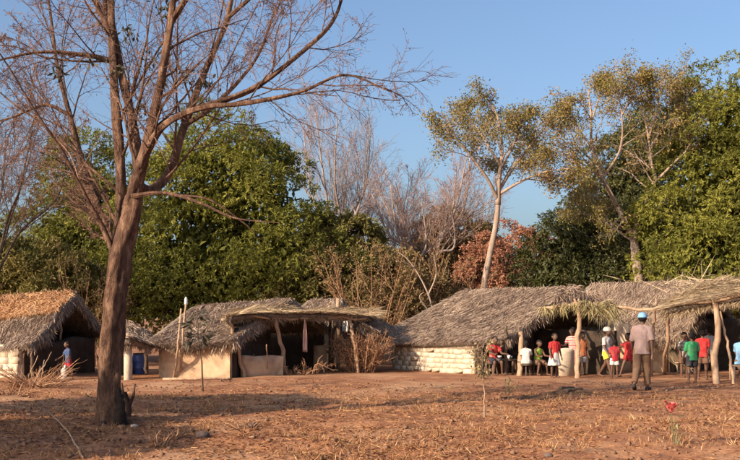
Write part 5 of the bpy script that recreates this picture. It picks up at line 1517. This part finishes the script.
    if skirt:
        mat, ln, fl = skirt; mb = MB(); S_ = 40; a = np.linspace(0, 2 * math.pi, S_, endpoint=False); n = 10; V = []
        kd = (J['L'][1] + J['R'][1]) / 2; dr = norm(kd - (J['L'][0] + J['R'][0]) / 2); dr = norm(dr + [0, 0, -.25])
        for i in range(n + 3):
            f = min(i, n - 1) / (n - 1); cc = np.array([0, 0, .06 * H]) + dr * ln * H * f
            r = (.085 + fl * f) * H * (1 if i < n else (.93 if i == n else .8))
            cc = cc if i < n else cc + [0, 0, .02 * H * (i - n + 1)]
            fold = 1 + .07 * f * np.sin(a * 7 + px)
            V.append(np.stack([cc[0] + np.cos(a) * r * fold * 1.1, cc[1] + np.sin(a) * r * fold * .85, np.full(S_, cc[2]) + .006 * np.sin(a * 7 + 1) * f], -1))
        V = np.concatenate(place(V)); idx = np.arange(len(V)).reshape(-1, S_)
        mb.add(V, None, np.stack([idx[:-1], idx[1:], np.roll(idx, -1, 1)[1:], np.roll(idx, -1, 1)[:-1]], -1).reshape(-1, 4)); mb.build('skirt', mat, root, smooth=True)
    if cap:
        V, Fc = [], []; ell(V, Fc, hp(0, .05, .2), hh * .44, hh * .5, hh * .38, HM)
        V2 = []; ell(V, Fc, hp(0, .05, .12), hh * .46, hh * .52, hh * .1, HM)
        if cap[1]: ell(V, Fc, hp(0, -.5, .1), hh * .3, hh * .28, hh * .04, HM)
        fuse('cap', place(V), Fc, vox * .8, cap[0], root, 1)
    if shoes:
        for q in 'LR':
            V, Fc = [], []; hip, kn, an, heel, toe = J[q]
            c(heel + [0, 0, .002], toe + [0, 0, .002], .027 * H, .022 * H); c(heel, toe + [.014 * H, 0, 0], .024 * H, .018 * H); c(heel, an, .026 * H, .024 * H, capb=False)
            fuse('shoe', place(V), Fc, vox, M['sandal'], root, 1)
    return root

PI = math.pi
WALK = ((22, 8, 2), (-16, 22, 2))
# the walking man
person('man in pinkish grey shirt, brown trousers and light blue cap walking away', 642, 391, 1.68, PI - .5, M['c_pinkgrey'], M['c_trouser'], ((10, 4, 0), (-14, 18, 0)), ((-18, 10, 18), (16, 14, 28)), lean=3, kid=False,
       sleeve=.95, hem=1.86, cap=(M['c_cap'], False), shoes=True)
person('child in green T-shirt and dark shorts standing with back to the camera', 692, 383, 1.24, PI + .1, M['c_green'], M['c_charcoal'], ((2, 2, 4), (-2, 2, 4)), ((8, 12, 15), (8, 12, 15)), hem=.75, sleeve=.85)
person('child in red shirt standing behind the green-shirted child', 702.5, 379.5, 1.3, PI - .3, M['c_red'], M['c_brown'], hem=.8)
person('person in white shirt standing half behind the forked porch post', 709.5, 377.5, 1.36, PI + .35, M['c_white'], M['c_grey'], hem=.9)
person('child in dark striped shirt left of the green-shirted child, in shade', 684, 377.5, 1.2, .4, M['c_check'], M['c_brown'], hem=.8)
person('person in light blue shirt sitting on the bench at the right edge', 741, 380, 1.5, PI - .6, M['c_skyblue'], M['c_trouser'], ((85, 85, 6), (85, 85, 6)), ((35, 8, 40), (35, 8, 40)), lean=6, kid=False, seat=.39, hem=1.5, pos=G(741.5, 380))
# group by the right side of the porch
person('girl in white cap, grey top and yellow skirt striding left of the small red-shirted child', 607, 378, 1.36, .75, M['c_grey'], M['c_yellow'], ((20, 4, 2), (-20, 16, 2)), ((10, 10, 30), (-8, 10, 20)), hem=.55, cap=(M['c_white'], False), kid=True)
person('small child in red shirt and pale shorts beside the yellow skirt', 614.5, 378.6, 1.0, PI - .2, M['c_red2'], M['c_white'], hem=.7)
person('child in red clothes striding just left of the walking man, arm raised', 628.5, 376.5, 1.22, -1.2, M['c_red'], M['c_red2'], ((24, 4, 2), (-22, 20, 2)), ((60, 10, 20), (-15, 10, 20)), hem=.5)
person('girl in red top and white skirt standing beside the pale clay slab', 554.5, 378.3, 1.16, .3, M['c_red'], None, ((3, 2, 4), (-6, 4, 4)), ((10, 10, 20), (-5, 14, 20)), skirt=(M['c_white'], .3, .055), lean=0)
t = person('child in lime green top sitting between the white-shirted child and the red top', 537.5, 377.5, 1.12, .5, M['c_lime'], M['c_brown'], ((70, 75, 14), (70, 75, 14)), ((35, 6, 50), (35, 6, 50)), lean=8, seat=.34, hem=.8, vest=True, pos=G(537.5, 376.5))
person('child in white shirt and shorts sitting with back to us by the pale post', 526, 377.5, 1.1, PI - .15, M['c_white'], M['c_white'], ((78, 80, 12), (78, 80, 12)), ((30, 8, 40), (30, 8, 40)), lean=4, seat=.32, hem=.9, pos=G(526, 377))
person('person in bright red shirt sitting at the left end of the low porch table', 494, 373, 1.25, .4, M['c_red'], M['c_charcoal'], ((75, 78, 8), (75, 78, 8)), ((40, 8, 45), (40, 8, 45)), lean=10, seat=.36, hem=.9, pos=G(493, 376.8))
person('person in dark clothes sitting at the low table beside the bright red shirt', 512, 373, 1.25, -.2, M['c_charcoal'], M['c_charcoal'], ((75, 78, 8), (75, 78, 8)), ((40, 8, 45), (40, 8, 45)), lean=10, seat=.36, hem=.9, pos=G(512, 373.6))
person('person in red and white striped dress leaning behind the porch post', 573, 374.6, 1.32, -.5, M['c_stripe'], None, ((4, 2, 3), (-4, 4, 3)), ((30, 10, 60), (20, 12, 30)), lean=5, skirt=(M['c_stripe'], .34, .03), dress=True)
person('child in orange top standing right behind the porch post', 582, 375.2, 1.2, .3, M['c_orange'], M['c_grey'], hem=.9)
# the child at the left hut
person('child in blue shirt and red shorts at the dark gable of the left-edge hut', 68.5, 380.5, .96, -.9, M['c_navy'], M['c_red2'], ((8, 4, 3), (-8, 8, 3)), ((28, 10, 30), (10, 8, 30)), hem=.7, lean=4)
# sacks and seats
def stool(label, g, h, r):
    t = thing('stool', label, 'stool', g); mb = MB(); lathe(mb, g, [(0, h - .05), (r, h - .05), (r * 1.03, h - .02), (r * .98, h), (r * .5, h - .008), (0, h - .01)], 18); mb.build('seat', M['pole_dark'], t, smooth=True)
    for k in range(3):
        a = k * 2.09 + .4; pole(t, [g + [math.cos(a) * r, math.sin(a) * r, -.04], g + [math.cos(a) * r * .6, math.sin(a) * r * .6, h - .045]], .022, .02, 'pole_dark', 'leg', .002, 5)
stool('low wooden stool under the white-shirted child', G(526, 377), .315, .15)
stool('low wooden stool under the lime green top', G(537.5, 376.5), .335, .15)
stool('low wooden stool under the bright red shirt at the table', G(493, 376.8), .355, .15)
stool('low wooden stool under the dark-clothed person at the table', G(512, 373.6), .355, .15)
hp_ = G(64, 381)
mb = MB(); 
V, Fc = [], []; ell(V, Fc, hp_ + [0, 0, .15], .075, .06, .16); ell(V, Fc, hp_ + [-.02, 0, .07], .1, .08, .075); ell(V, Fc, hp_ + [.03, 0, .33], .03, .028, .06)
tag(fuse('sack', V, Fc, .015, M['white_cloth'], None, 3, .012), 'pale cloth sack at the feet of the blue-shirted child', 'sack')
